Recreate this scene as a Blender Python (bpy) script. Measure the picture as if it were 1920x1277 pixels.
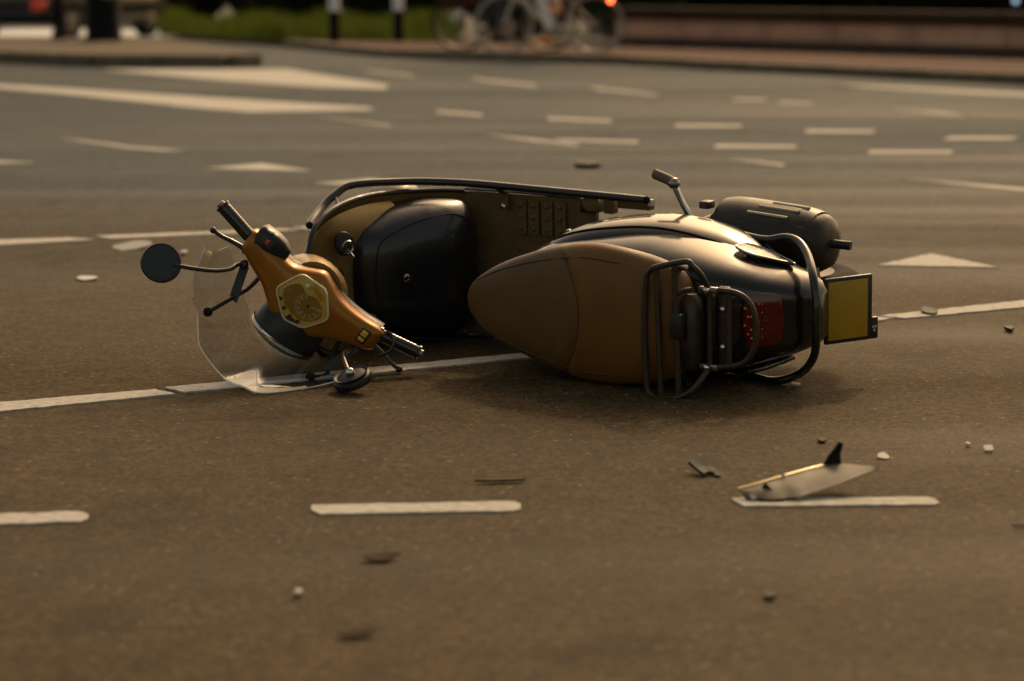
import bpy, bmesh, math, random
from mathutils import Vector, Matrix
random.seed(7)
R = math.radians
sc = bpy.context.scene
for o in list(bpy.data.objects): bpy.data.objects.remove(o)
C = sc.collection

# ------------------------------------------------------------------ camera
cd = bpy.data.cameras.new('camera'); cam = bpy.data.objects.new('camera', cd); C.objects.link(cam)
cam.location = (0, 0, 0.963); cam.rotation_euler = (R(90 - 8.531), 0, 0)
cd.lens = 85.0; cd.sensor_width = 36.0; cd.clip_start = 0.05; cd.clip_end = 2000
cd.dof.use_dof = True; cd.dof.focus_distance = 5.8; cd.dof.aperture_fstop = 2.8
sc.camera = cam
# ------------------------------------------------------------------ sky, sun, exposure
SUN_EL, SUN_AZ = 37.0, 18.0          # degrees; azimuth from +Y towards +X (the light comes from beyond the scooter)
w = bpy.data.worlds.new('World'); sc.world = w; w.use_nodes = True
nt = w.node_tree; nt.nodes.clear()
sky = nt.nodes.new('ShaderNodeTexSky'); sky.sky_type = 'NISHITA'; sky.sun_disc = False
sky.sun_elevation = R(SUN_EL); sky.sun_rotation = R(SUN_AZ); sky.dust_density = 4.0
tint = nt.nodes.new('ShaderNodeMix'); tint.data_type = 'RGBA'; tint.blend_type = 'MULTIPLY'; tint.inputs[0].default_value = 1
tint.inputs[7].default_value = (1.0, 0.76, 0.48, 1)      # sodium-lit night haze
bg = nt.nodes.new('ShaderNodeBackground'); bg.inputs[1].default_value = 0.15
out = nt.nodes.new('ShaderNodeOutputWorld')
nt.links.new(sky.outputs[0], tint.inputs[6]); nt.links.new(tint.outputs[2], bg.inputs[0]); nt.links.new(bg.outputs[0], out.inputs[0])
sd = bpy.data.lights.new('sun', 'SUN'); sun = bpy.data.objects.new('sun', sd); C.objects.link(sun)
sd.energy = 0.98; sd.angle = R(4.0); sd.color = (1.0, 0.76, 0.48)
dv = Vector((math.sin(R(SUN_AZ)) * math.cos(R(SUN_EL)), math.cos(R(SUN_AZ)) * math.cos(R(SUN_EL)), math.sin(R(SUN_EL))))
sun.rotation_euler = dv.to_track_quat('Z', 'Y').to_euler(); sun.location = dv * 30
vs = sc.view_settings; vs.view_transform = 'Standard'; vs.look = 'None'; vs.exposure = 0.22; vs.gamma = 1.0
vs.use_curve_mapping = False
sc.render.resolution_x = 1024; sc.render.resolution_y = 681

# ------------------------------------------------------------------ materials
MATS = {}
def mat(name, col, rough=0.5, metal=0.0, coat=0.0, spec=0.5, var=0.0, vscale=20.0, bump=0.0, bscale=200.0, emit=None, estr=0, rvar=0.0, sheen=0.0, scr=0.0, scol=(.22, .19, .15)):
    if name in MATS: return MATS[name]
    m = bpy.data.materials.new(name); m.use_nodes = True; n = m.node_tree.nodes; l = m.node_tree.links
    b = n['Principled BSDF']
    b.inputs['Base Color'].default_value = (*col, 1); b.inputs['Roughness'].default_value = rough
    b.inputs['Metallic'].default_value = metal; b.inputs['Coat Weight'].default_value = coat
    b.inputs['Specular IOR Level'].default_value = spec; b.inputs['Sheen Weight'].default_value = sheen
    if emit: b.inputs['Emission Color'].default_value = (*emit, 1); b.inputs['Emission Strength'].default_value = estr
    tc = n.new('ShaderNodeTexCoord')
    if var or rvar:
        no = n.new('ShaderNodeTexNoise'); no.inputs['Scale'].default_value = vscale; no.inputs['Detail'].default_value = 6
        no.inputs['Roughness'].default_value = 0.65
        l.new(tc.outputs['Object'], no.inputs['Vector'])
        if var:
            rp = n.new('ShaderNodeValToRGB'); rp.color_ramp.elements[0].position = 0.3; rp.color_ramp.elements[1].position = 0.72
            rp.color_ramp.elements[0].color = (*[c * (1 - var) for c in col], 1); rp.color_ramp.elements[1].color = (*[min(1, c * (1 + var)) for c in col], 1)
            l.new(no.outputs[0], rp.inputs[0]); l.new(rp.outputs[0], b.inputs['Base Color'])
        if rvar:
            mr = n.new('ShaderNodeMapRange'); mr.inputs[1].default_value = 0.3; mr.inputs[2].default_value = 0.7
            mr.inputs[3].default_value = max(0.02, rough - rvar); mr.inputs[4].default_value = min(1, rough + rvar)
            l.new(no.outputs[0], mr.inputs[0]); l.new(mr.outputs[0], b.inputs['Roughness'])
    if scr:
        mp = n.new('ShaderNodeMapping'); mp.inputs['Rotation'].default_value = (.5, .9, .35); mp.inputs['Scale'].default_value = (9, 260, 120); l.new(tc.outputs['Object'], mp.inputs['Vector'])
        sn = n.new('ShaderNodeTexNoise'); sn.inputs['Scale'].default_value = 1; sn.inputs['Detail'].default_value = 2; l.new(mp.outputs[0], sn.inputs['Vector'])
        pn_ = n.new('ShaderNodeTexNoise'); pn_.inputs['Scale'].default_value = 7; l.new(tc.outputs['Object'], pn_.inputs['Vector'])
        m1 = n.new('ShaderNodeMapRange'); m1.inputs[1].default_value = .66; m1.inputs[2].default_value = .70; l.new(sn.outputs[0], m1.inputs[0])
        m2 = n.new('ShaderNodeMapRange'); m2.inputs[1].default_value = .52; m2.inputs[2].default_value = .60; m2.inputs[4].default_value = scr; l.new(pn_.outputs[0], m2.inputs[0])
        mm = n.new('ShaderNodeMath'); mm.operation = 'MULTIPLY'; l.new(m1.outputs[0], mm.inputs[0]); l.new(m2.outputs[0], mm.inputs[1])
        cx = n.new('ShaderNodeMix'); cx.data_type = 'RGBA'; l.new(mm.outputs[0], cx.inputs[0]); cx.inputs[7].default_value = (*scol, 1)
        if b.inputs['Base Color'].is_linked: l.new(b.inputs['Base Color'].links[0].from_socket, cx.inputs[6])
        else: cx.inputs[6].default_value = (*col, 1)
        l.new(cx.outputs[2], b.inputs['Base Color'])
    if bump:
        no2 = n.new('ShaderNodeTexNoise'); no2.inputs['Scale'].default_value = bscale; no2.inputs['Detail'].default_value = 4
        l.new(tc.outputs['Object'], no2.inputs['Vector'])
        bp = n.new('ShaderNodeBump'); bp.inputs['Strength'].default_value = bump; bp.inputs['Distance'].default_value = 0.002
        l.new(no2.outputs[0], bp.inputs['Height']); l.new(bp.outputs[0], b.inputs['Normal'])
    MATS[name] = m; return m

def mat_asphalt():
    m = bpy.data.materials.new('asphalt'); m.use_nodes = True; n = m.node_tree.nodes; l = m.node_tree.links
    b = n['Principled BSDF']; tc = n.new('ShaderNodeTexCoord')
    def noise(s, d, r=0.6):
        x = n.new('ShaderNodeTexNoise'); x.inputs['Scale'].default_value = s; x.inputs['Detail'].default_value = d
        x.inputs['Roughness'].default_value = r; l.new(tc.outputs['Object'], x.inputs['Vector']); return x
    def ramp(src, p0, c0, p1, c1):
        r = n.new('ShaderNodeValToRGB'); r.color_ramp.elements[0].position = p0; r.color_ramp.elements[0].color = (*c0, 1)
        r.color_ramp.elements[1].position = p1; r.color_ramp.elements[1].color = (*c1, 1); l.new(src, r.inputs[0]); return r
    def mix(a, bb, fac, mode='MIX'):
        x = n.new('ShaderNodeMix'); x.data_type = 'RGBA'; x.blend_type = mode
        l.new(a, x.inputs[6]); l.new(bb, x.inputs[7])
        if isinstance(fac, float): x.inputs[0].default_value = fac
        else: l.new(fac, x.inputs[0])
        return x.outputs[2]
    big = ramp(noise(0.55, 5).outputs[0], 0.32, (0.061, 0.042, 0.0185), 0.70, (0.091, 0.063, 0.029)).outputs[0]
    # whiter light on the far lanes, painted into the asphalt as a greyer tone
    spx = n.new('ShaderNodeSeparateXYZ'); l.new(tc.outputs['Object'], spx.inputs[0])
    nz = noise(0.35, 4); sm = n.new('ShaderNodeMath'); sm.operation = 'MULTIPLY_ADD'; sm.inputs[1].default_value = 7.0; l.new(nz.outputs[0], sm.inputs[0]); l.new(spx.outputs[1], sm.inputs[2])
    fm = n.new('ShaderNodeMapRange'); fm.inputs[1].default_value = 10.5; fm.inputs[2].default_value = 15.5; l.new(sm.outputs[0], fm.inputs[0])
    far_lit = ramp(noise(0.8, 5).outputs[0], 0.3, (0.056, 0.070, 0.078), 0.7, (0.076, 0.094, 0.104)).outputs[0]
    big = mix(big, far_lit, fm.outputs[0])
    mid = ramp(noise(9, 6, 0.7).outputs[0], 0.30, (0.72, 0.72, 0.72), 0.72, (1.22, 1.21, 1.18)).outputs[0]
    col = mix(big, mid, 1.0, 'MULTIPLY')
    vo = n.new('ShaderNodeTexVoronoi'); vo.inputs['Scale'].default_value = 115; l.new(tc.outputs['Object'], vo.inputs['Vector'])
    sep = n.new('ShaderNodeSeparateColor'); l.new(vo.outputs['Color'], sep.inputs[0])
    stone = ramp(sep.outputs[0], 0.0, (0.46, 0.46, 0.46), 1.0, (1.60, 1.57, 1.50)).outputs[0]
    col = mix(col, stone, 1.0, 'MULTIPLY')
    vo2 = n.new('ShaderNodeTexVoronoi'); vo2.inputs['Scale'].default_value = 60; l.new(tc.outputs['Object'], vo2.inputs['Vector'])
    s2 = n.new('ShaderNodeSeparateColor'); l.new(vo2.outputs['Color'], s2.inputs[0])
    gt = n.new('ShaderNodeMath'); gt.operation = 'GREATER_THAN'; gt.inputs[1].default_value = 0.965; l.new(s2.outputs[1], gt.inputs[0])
    lt = n.new('ShaderNodeMath'); lt.operation = 'LESS_THAN'; lt.inputs[1].default_value = 0.32; l.new(vo2.outputs['Distance'], lt.inputs[0])
    ml = n.new('ShaderNodeMath'); ml.operation = 'MULTIPLY'; l.new(gt.outputs[0], ml.inputs[0]); l.new(lt.outputs[0], ml.inputs[1])
    chip = n.new('ShaderNodeRGB'); chip.outputs[0].default_value = (0.20, 0.18, 0.14, 1)
    col = mix(col, chip.outputs[0], ml.outputs[0])
    # tyre-darkened lanes and oil spots
    mp = n.new('ShaderNodeMapping'); mp.inputs['Rotation'].default_value = (0, 0, R(-8)); mp.inputs['Scale'].default_value = (0.08, 0.9, 1)
    l.new(tc.outputs['Object'], mp.inputs['Vector'])
    ln = n.new('ShaderNodeTexNoise'); ln.inputs['Scale'].default_value = 1.1; ln.inputs['Detail'].default_value = 3; l.new(mp.outputs[0], ln.inputs['Vector'])
    lane = ramp(ln.outputs[0], 0.36, (0.78, 0.78, 0.78), 0.62, (1.08, 1.08, 1.08)).outputs[0]
    col = mix(col, lane, 1.0, 'MULTIPLY')
    oil = ramp(noise(2.3, 3, 0.5).outputs[0], 0.60, (1, 1, 1), 0.74, (0.50, 0.48, 0.45)).outputs[0]
    col = mix(col, oil, 1.0, 'MULTIPLY')
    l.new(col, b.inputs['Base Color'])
    rr = n.new('ShaderNodeMapRange'); rr.inputs[1].default_value = 0.35; rr.inputs[2].default_value = 0.65; rr.inputs[3].default_value = 0.62; rr.inputs[4].default_value = 0.85
    l.new(ln.outputs[0], rr.inputs[0]); l.new(rr.outputs[0], b.inputs['Roughness'])
    b.inputs['Specular IOR Level'].default_value = 0.10
    bp = n.new('ShaderNodeBump'); bp.inputs['Strength'].default_value = 0.9; bp.inputs['Distance'].default_value = 0.004
    ad = n.new('ShaderNodeMath'); ad.operation = 'ADD'; l.new(sep.outputs[1], ad.inputs[0])
    l.new(noise(220, 3).outputs[0], ad.inputs[1]); l.new(ad.outputs[0], bp.inputs['Height']); l.new(bp.outputs[0], b.inputs['Normal'])
    return m
def mat_paint():
    m = bpy.data.materials.new('road_paint'); m.use_nodes = True; n = m.node_tree.nodes; l = m.node_tree.links
    b = n['Principled BSDF']; tc = n.new('ShaderNodeTexCoord')
    no = n.new('ShaderNodeTexNoise'); no.inputs['Scale'].default_value = 45; no.inputs['Detail'].default_value = 8; no.inputs['Roughness'].default_value = 0.75
    l.new(tc.outputs['Object'], no.inputs['Vector'])
    r = n.new('ShaderNodeValToRGB'); e = r.color_ramp.elements
    e[0].position = 0.33; e[0].color = (0.12, 0.105, 0.08, 1); e[1].position = 0.42; e[1].color = (0.44, 0.41, 0.35, 1)
    x = e.new(0.62); x.color = (0.60, 0.57, 0.50, 1)
    l.new(no.outputs[0], r.inputs[0]); l.new(r.outputs[0], b.inputs['Base Color']); b.inputs['Roughness'].default_value = 0.75; b.inputs['Specular IOR Level'].default_value = 0.15
    bp = n.new('ShaderNodeBump'); bp.inputs['Strength'].default_value = 0.5; bp.inputs['Distance'].default_value = 0.002
    l.new(no.outputs[0], bp.inputs['Height']); l.new(bp.outputs[0], b.inputs['Normal'])
    return m
def mat_seat():
    m = bpy.data.materials.new('seat_vinyl'); m.use_nodes = True; n = m.node_tree.nodes; l = m.node_tree.links
    b = n['Principled BSDF']; tc = n.new('ShaderNodeTexCoord'); sp = n.new('ShaderNodeSeparateXYZ'); l.new(tc.outputs['Object'], sp.inputs[0])
    y2 = n.new('ShaderNodeMath'); y2.operation = 'MULTIPLY'; l.new(sp.outputs[1], y2.inputs[0]); l.new(sp.outputs[1], y2.inputs[1])
    ma = n.new('ShaderNodeMath'); ma.operation = 'MULTIPLY_ADD'; l.new(y2.outputs[0], ma.inputs[0]); ma.inputs[1].default_value = -2.6; l.new(sp.outputs[0], ma.inputs[2])
    r = n.new('ShaderNodeMapRange'); r.inputs[1].default_value = 0.112; r.inputs[2].default_value = 0.116; l.new(ma.outputs[0], r.inputs[0])
    no = n.new('ShaderNodeTexNoise'); no.inputs['Scale'].default_value = 7; no.inputs['Detail'].default_value = 5; l.new(tc.outputs['Object'], no.inputs['Vector'])
    mx = n.new('ShaderNodeMix'); mx.data_type = 'RGBA'; l.new(r.outputs[0], mx.inputs[0])
    mx.inputs[6].default_value = (0.170, 0.072, 0.011, 1); mx.inputs[7].default_value = (0.128, 0.066, 0.019, 1)  # both browns carry amber lamplight reflected off black vinyl
    rp = n.new('ShaderNodeValToRGB'); rp.color_ramp.elements[0].position = .3; rp.color_ramp.elements[0].color = (.78, .78, .78, 1); rp.color_ramp.elements[1].position = .75; rp.color_ramp.elements[1].color = (1.15, 1.15, 1.15, 1)
    l.new(no.outputs[0], rp.inputs[0])
    m2 = n.new('ShaderNodeMix'); m2.data_type = 'RGBA'; m2.blend_type = 'MULTIPLY'; m2.inputs[0].default_value = 1
    l.new(mx.outputs[2], m2.inputs[6]); l.new(rp.outputs[0], m2.inputs[7]); l.new(m2.outputs[2], b.inputs['Base Color'])
    rr = n.new('ShaderNodeMapRange'); rr.inputs[1].default_value = .3; rr.inputs[2].default_value = .7; rr.inputs[3].default_value = .40; rr.inputs[4].default_value = .62
    l.new(no.outputs[0], rr.inputs[0]); l.new(rr.outputs[0], b.inputs['Roughness']); b.inputs['Specular IOR Level'].default_value = 0.4
    vo = n.new('ShaderNodeTexVoronoi'); vo.inputs['Scale'].default_value = 420; l.new(tc.outputs['Object'], vo.inputs['Vector'])
    bp = n.new('ShaderNodeBump'); bp.inputs['Strength'].default_value = 0.25; bp.inputs['Distance'].default_value = 0.001
    l.new(vo.outputs['Distance'], bp.inputs['Height'])
    mpp = n.new('ShaderNodeMapping'); mpp.inputs['Scale'].default_value = (9, 10, 9); l.new(tc.outputs['Object'], mpp.inputs['Vector'])
    wr = n.new('ShaderNodeTexNoise'); wr.inputs['Scale'].default_value = 1.0; wr.inputs['Detail'].default_value = 3; l.new(mpp.outputs[0], wr.inputs['Vector'])
    bp2 = n.new('ShaderNodeBump'); bp2.inputs['Strength'].default_value = 0.35; bp2.inputs['Distance'].default_value = 0.008
    l.new(wr.outputs[0], bp2.inputs['Height']); l.new(bp.outputs[0], bp2.inputs['Normal']); l.new(bp2.outputs[0], b.inputs['Normal'])
    return m
def mat_clear(name, tintc, refl=1.0, rough=0.03):
    m = bpy.data.materials.new(name); m.use_nodes = True; n = m.node_tree.nodes; l = m.node_tree.links
    n.clear(); o = n.new('ShaderNodeOutputMaterial'); t = n.new('ShaderNodeBsdfTransparent'); t.inputs[0].default_value = (*tintc, 1)
    g = n.new('ShaderNodeBsdfGlossy'); g.inputs['Roughness'].default_value = rough; g.inputs['Color'].default_value = (1, 1, 1, 1)
    lw = n.new('ShaderNodeLayerWeight'); lw.inputs[0].default_value = 0.5
    pw_ = n.new('ShaderNodeMath'); pw_.operation = 'POWER'; pw_.inputs[1].default_value = 4.0; l.new(lw.outputs['Facing'], pw_.inputs[0])
    mu = n.new('ShaderNodeMath'); mu.operation = 'MULTIPLY_ADD'; mu.inputs[1].default_value = 0.5 * refl; mu.inputs[2].default_value = 0.035 * refl; l.new(pw_.outputs[0], mu.inputs[0])
    mx = n.new('ShaderNodeMixShader'); l.new(mu.outputs[0], mx.inputs[0]); l.new(t.outputs[0], mx.inputs[1]); l.new(g.outputs[0], mx.inputs[2])
    l.new(mx.outputs[0], o.inputs[0]); return m

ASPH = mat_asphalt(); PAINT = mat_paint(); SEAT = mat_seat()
BODY = mat('body_paint', (0.022, 0.019, 0.016), 0.20, 0.40, coat=0.3, var=0.25, vscale=12, rvar=0.05, scr=.7)
SATIN = mat('amber_lit_headset', (0.32, 0.120, 0.007), 0.34, 0.40, var=0.10, vscale=25, rvar=0.06)  # amber lamp reflections on black plastic, put into the base colour as bronze
SHIELD = mat('shield_paint', (0.30, 0.19, 0.06), 0.38, 0.45, var=0.15, vscale=15, rvar=0.08)
BLACK = mat('black_plastic', (0.014, 0.014, 0.014), 0.45, var=0.2, vscale=30, rvar=0.12)
GLOVE = mat('black_fairing', (0.012, 0.012, 0.013), 0.34, var=0.15, vscale=40, rvar=0.06, coat=0.25)
TUBE = mat('black_tube', (0.022, 0.020, 0.018), 0.30, 0.2, coat=0.3, rvar=0.1, vscale=30, scr=.8)
RACK = mat('brown_rack_enamel', (0.060, 0.042, 0.026), 0.42, 0.3, var=0.25, vscale=35)
RUB = mat('rubber', (0.016, 0.015, 0.014), 0.85, spec=.15, bump=0.3, bscale=150)
FLOOR = mat('floor_rubber', (0.125, 0.074, 0.024), 0.55, var=0.25, vscale=25, bump=0.2, bscale=200)
CHROME = mat('chrome', (0.62, 0.60, 0.56), 0.12, 1.0, rvar=0.05, vscale=40)
STEEL = mat('dull_steel', (0.30, 0.28, 0.25), 0.38, 1.0, var=0.2, vscale=30)
GOLD = mat('bezel_metal', (0.95, 0.86, 0.62), 0.28, 0.4)
MUFF = mat('muffler_enamel', (0.040, 0.033, 0.026), 0.45, 0.4, var=0.35, vscale=18, rvar=0.12, scr=1.0)
RED = mat('red_lens', (0.10, 0.004, 0.003), 0.10, coat=0.6, var=0.5, vscale=60)
REDDOT = mat('red_glint_bead', (1.0, 0.22, 0.18), 0.15, coat=0.6)
YEL = mat('plate_yellow', (0.44, 0.255, 0.010), 0.45, var=0.12, vscale=14)
AMBER = mat('switch_amber', (0.75, 0.42, 0.04), 0.35)
REDSW = mat('red_switch', (0.55, 0.06, 0.04), 0.4)
WHITEP = mat('white_plastic', (0.70, 0.68, 0.62), 0.4, var=0.08)
DIAL = mat('dial_face', (0.42, 0.26, 0.035), 0.35, 0.1)
DIALP = mat('dial_panel', (0.95, 0.70, 0.14), 0.30, 0.1)
MARKW = mat('dial_print', (0.90, 0.78, 0.50), 0.5)
CLEAR = mat_clear('clear_screen', (0.90, 0.91, 0.92), 1.15, 0.04)
LENS = mat_clear('clear_lens', (0.90, 0.88, 0.84), 1.6, 0.02)
SIGL = mat_clear('signal_lens', (0.80, 0.80, 0.80), 0.30, 0.05)
GLASSB = mat('headlamp_ribbed_glass', (0.35, 0.40, 0.42), 0.12, 0.6, coat=0.6, bump=0.6, bscale=120)
MIRR = mat('mirror_glass', (0.05, 0.05, 0.05), 0.08, 0.6)

# ------------------------------------------------------------------ mesh helpers
class MB:
    def __init__(s): s.v = []; s.f = []
    def add(s, vs, fs):
        o = len(s.v); s.v += [tuple(p) for p in vs]; s.f += [tuple(i + o for i in f) for f in fs]; return s
    def loft(s, rings, cap=True, closed=True):
        n = len(rings[0]); vs = [p for r in rings for p in r]; fs = []
        for i in range(len(rings) - 1):
            for j in range(n if closed else n - 1):
                k = (j + 1) % n; fs.append((i * n + j, i * n + k, (i + 1) * n + k, (i + 1) * n + j))
        if cap:
            fs.append(tuple(range(n - 1, -1, -1))); fs.append(tuple((len(rings) - 1) * n + j for j in range(n)))
        return s.add(vs, fs)
    def tube(s, pts, r, n=10, sm=True, closed=False, sub=6):
        P = [Vector(p) for p in pts]; rr = r if isinstance(r, (list, tuple)) else [r] * len(P)
        if sm and len(P) > 2:
            Q = []; q = []; m = len(P); rng = m if closed else m - 1
            for i in range(rng):
                g = lambda k: P[k % m] if closed else P[min(max(k, 0), m - 1)]
                p0, p1, p2, p3 = g(i - 1), g(i), g(i + 1), g(i + 2)
                for t in range(sub):
                    u = t / sub
                    Q.append(0.5 * ((2 * p1) + (p2 - p0) * u + (2 * p0 - 5 * p1 + 4 * p2 - p3) * u * u + (3 * p1 - p0 - 3 * p2 + p3) * u ** 3))
                    q.append(rr[i] * (1 - u) + rr[(i + 1) % m] * u)
            if not closed: Q.append(P[-1]); q.append(rr[-1])
            P, rr = Q, q
        m = len(P); rings = []; nv = None
        for i in range(m):
            t = ((P[(i + 1) % m] - P[i - 1]) if closed else (P[min(i + 1, m - 1)] - P[max(i - 1, 0)])).normalized()
            if nv is None:
                nv = t.orthogonal().normalized()
            nv = (nv - t * nv.dot(t)).normalized(); bv = t.cross(nv)
            rings.append([P[i] + (nv * math.cos(a) + bv * math.sin(a)) * rr[i] for a in [2 * math.pi * k / n for k in range(n)]])
        if closed: rings.append(rings[0]); return s.loft(rings, cap=False)
        return s.loft(rings)
    def box(s, c, sx, sy, sz, ax=None):
        X, Y, Z = ax if ax else (Vector((1, 0, 0)), Vector((0, 1, 0)), Vector((0, 0, 1))); c = Vector(c)
        vs = [c + X * (i * sx / 2) + Y * (j * sy / 2) + Z * (k * sz / 2) for i in (-1, 1) for j in (-1, 1) for k in (-1, 1)]
        return s.add(vs, [(0, 1, 3, 2), (4, 6, 7, 5), (0, 4, 5, 1), (2, 3, 7, 6), (0, 2, 6, 4), (1, 5, 7, 3)])
    def lathe(s, o, d, prof, n=28, cap=True):
        o = Vector(o); d = Vector(d).normalized(); u = d.orthogonal().normalized(); v = d.cross(u)
        return s.loft([[o + d * h + (u * math.cos(a) + v * math.sin(a)) * r for a in [2 * math.pi * k / n for k in range(n)]] for h, r in prof], cap=cap)
    def prism(s, poly, vec):
        n = len(poly); P = [Vector(p) for p in poly]; Q = [p + Vector(vec) for p in P]
        return s.add(P + Q, [tuple(range(n - 1, -1, -1)), tuple(range(n, 2 * n))] + [(i, (i + 1) % n, n + (i + 1) % n, n + i) for i in range(n)])
    def ball(s, c, r, n=10, sc_=(1, 1, 1)):
        c = Vector(c)
        return s.loft([[c + Vector((math.cos(a) * math.sin(t) * r * sc_[0], math.sin(a) * math.sin(t) * r * sc_[1], math.cos(t) * r * sc_[2])) for a in [2 * math.pi * k / n for k in range(n)]]
                       for t in [0.02 + (math.pi - 0.04) * i / 6 for i in range(7)]])
    def sheet(s, g, th, two=True):
        nu, nv = len(g), len(g[0]); G = [[Vector(p) for p in r] for r in g]; N = []
        for i in range(nu):
            row = []
            for j in range(nv):
                du = G[min(i + 1, nu - 1)][j] - G[max(i - 1, 0)][j]; dw = G[i][min(j + 1, nv - 1)] - G[i][max(j - 1, 0)]
                row.append(du.cross(dw).normalized())
            N.append(row)
        A = [G[i][j] for i in range(nu) for j in range(nv)]; B = [G[i][j] + N[i][j] * th for i in range(nu) for j in range(nv)]; o = nu * nv
        ix = lambda i, j: i * nv + j; fs = []
        for i in range(nu - 1):
            for j in range(nv - 1):
                q = (ix(i, j), ix(i, j + 1), ix(i + 1, j + 1), ix(i + 1, j)); fs.append(q); fs.append(tuple(o + k for k in reversed(q)))
        bd = [ix(0, j) for j in range(nv)] + [ix(i, nv - 1) for i in range(1, nu)] + [ix(nu - 1, j) for j in range(nv - 2, -1, -1)] + [ix(i, 0) for i in range(nu - 2, 0, -1)]
        for k in range(len(bd)):
            a, b = bd[k], bd[(k + 1) % len(bd)]; fs.append((b, a, o + a, o + b))
        return s.add(A + B, fs)
    def build(s, name, m, parent=None, smooth=True, ang=40, bevel=0, bseg=2):
        me = bpy.data.meshes.new(name); me.from_pydata([tuple(p) for p in s.v], [], s.f)
        bm = bmesh.new(); bm.from_mesh(me); bmesh.ops.remove_doubles(bm, verts=bm.verts, dist=1e-5)
        bmesh.ops.recalc_face_normals(bm, faces=bm.faces)
        if bevel:
            es = [e for e in bm.edges if len(e.link_faces) == 2 and e.calc_face_angle(0) > R(30)]
            bmesh.ops.bevel(bm, geom=es, offset=bevel, segments=bseg, profile=0.5, affect='EDGES', clamp_overlap=True)
        bm.to_mesh(me); bm.free()
        if smooth:
            me.polygons.foreach_set('use_smooth', [True] * len(me.polygons)); me.set_sharp_from_angle(angle=R(ang))
        me.materials.append(m); o = bpy.data.objects.new(name, me); C.objects.link(o)
        if parent: o.parent = parent
        return o
def tag(o, label, cat, group=None):
    o['label'] = label; o['category'] = cat
    if group: o['group'] = group
    return o
def empty(name, loc=(0, 0, 0), rz=0):
    o = bpy.data.objects.new(name, None); C.objects.link(o); o.location = loc; o.rotation_euler = (0, 0, rz); o.empty_display_size = 0.1; return o
def struct(o): o['kind'] = 'structure'; return o
def sgn(x): return -1 if x < 0 else 1
def sel(c, n=32, e=2.5):   # superellipse ring in 2D
    for k in range(n):
        a = 2 * math.pi * k / n; yield sgn(math.cos(a)) * abs(math.cos(a)) ** (2 / e), sgn(math.sin(a)) * abs(math.sin(a)) ** (2 / e)
def lerp_table(tab, x):
    for i in range(len(tab) - 1):
        if tab[i][0] <= x <= tab[i + 1][0]:
            t = (x - tab[i][0]) / (tab[i + 1][0] - tab[i][0]); t = t
            return [a + (b - a) * t for a, b in zip(tab[i][1:], tab[i + 1][1:])]
    return list(tab[0][1:] if x < tab[0][0] else tab[-1][1:])
def smooth_table(tab, x):  # monotone-ish Catmull-Rom interpolation of rows
    n = len(tab)
    if x <= tab[0][0]: return list(tab[0][1:])
    if x >= tab[-1][0]: return list(tab[-1][1:])
    for i in range(n - 1):
        if tab[i][0] <= x <= tab[i + 1][0]: break
    t = (x - tab[i][0]) / (tab[i + 1][0] - tab[i][0]); res = []
    for c in range(1, len(tab[0])):
        p1, p2 = tab[i][c], tab[i + 1][c]; h = tab[i + 1][0] - tab[i][0]
        m1 = (tab[i + 1][c] - tab[max(i - 1, 0)][c]) / (tab[i + 1][0] - tab[max(i - 1, 0)][0]) * h
        m2 = (tab[min(i + 2, n - 1)][c] - tab[i][c]) / (tab[min(i + 2, n - 1)][0] - tab[i][0]) * h
        res.append((2 * t ** 3 - 3 * t * t + 1) * p1 + (t ** 3 - 2 * t * t + t) * m1 + (-2 * t ** 3 + 3 * t * t) * p2 + (t ** 3 - t * t) * m2)
    return res

# ------------------------------------------------------------------ the setting: ground, road, kerbs
def flat(name, pts, z, m, th=0.0):
    b = MB()
    if th: b.prism([(x, y, z - th) for x, y in pts], (0, 0, th))
    else: b.add([(x, y, z) for x, y in pts], [tuple(range(len(pts)))])
    o = b.build(name, m, smooth=False, bevel=0.02 if th > 0.05 else 0); return o
SOIL = mat('soil', (0.035, 0.030, 0.022), 0.9, var=0.4, vscale=3)
PALE = mat('pale_paving', (0.78, 0.78, 0.76), 0.7, var=0.15, vscale=2)
KERB = mat('kerb_stone', (0.17, 0.135, 0.09), 0.85, spec=.1, var=0.25, vscale=6, bump=0.3, bscale=60)
REDP = mat('red_cycle_asphalt', (0.10, 0.048, 0.034), 0.85, spec=.08, var=0.2, vscale=5)
TILE = mat('island_tiles', (0.14, 0.11, 0.075), 0.85, spec=.1, var=0.2, vscale=3)
struct(flat('ground', [(-160, -40), (160, -40), (160, 320), (-160, 320)], -0.008, SOIL))
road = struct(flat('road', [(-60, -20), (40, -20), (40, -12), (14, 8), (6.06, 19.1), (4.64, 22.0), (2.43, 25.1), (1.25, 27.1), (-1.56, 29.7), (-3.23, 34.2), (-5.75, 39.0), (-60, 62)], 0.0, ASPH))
struct(flat('far_pavement', [(-5.60, 39.3), (-4.9, 45), (-60, 75), (-60, 62.2)], 0.006, PALE))
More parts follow.
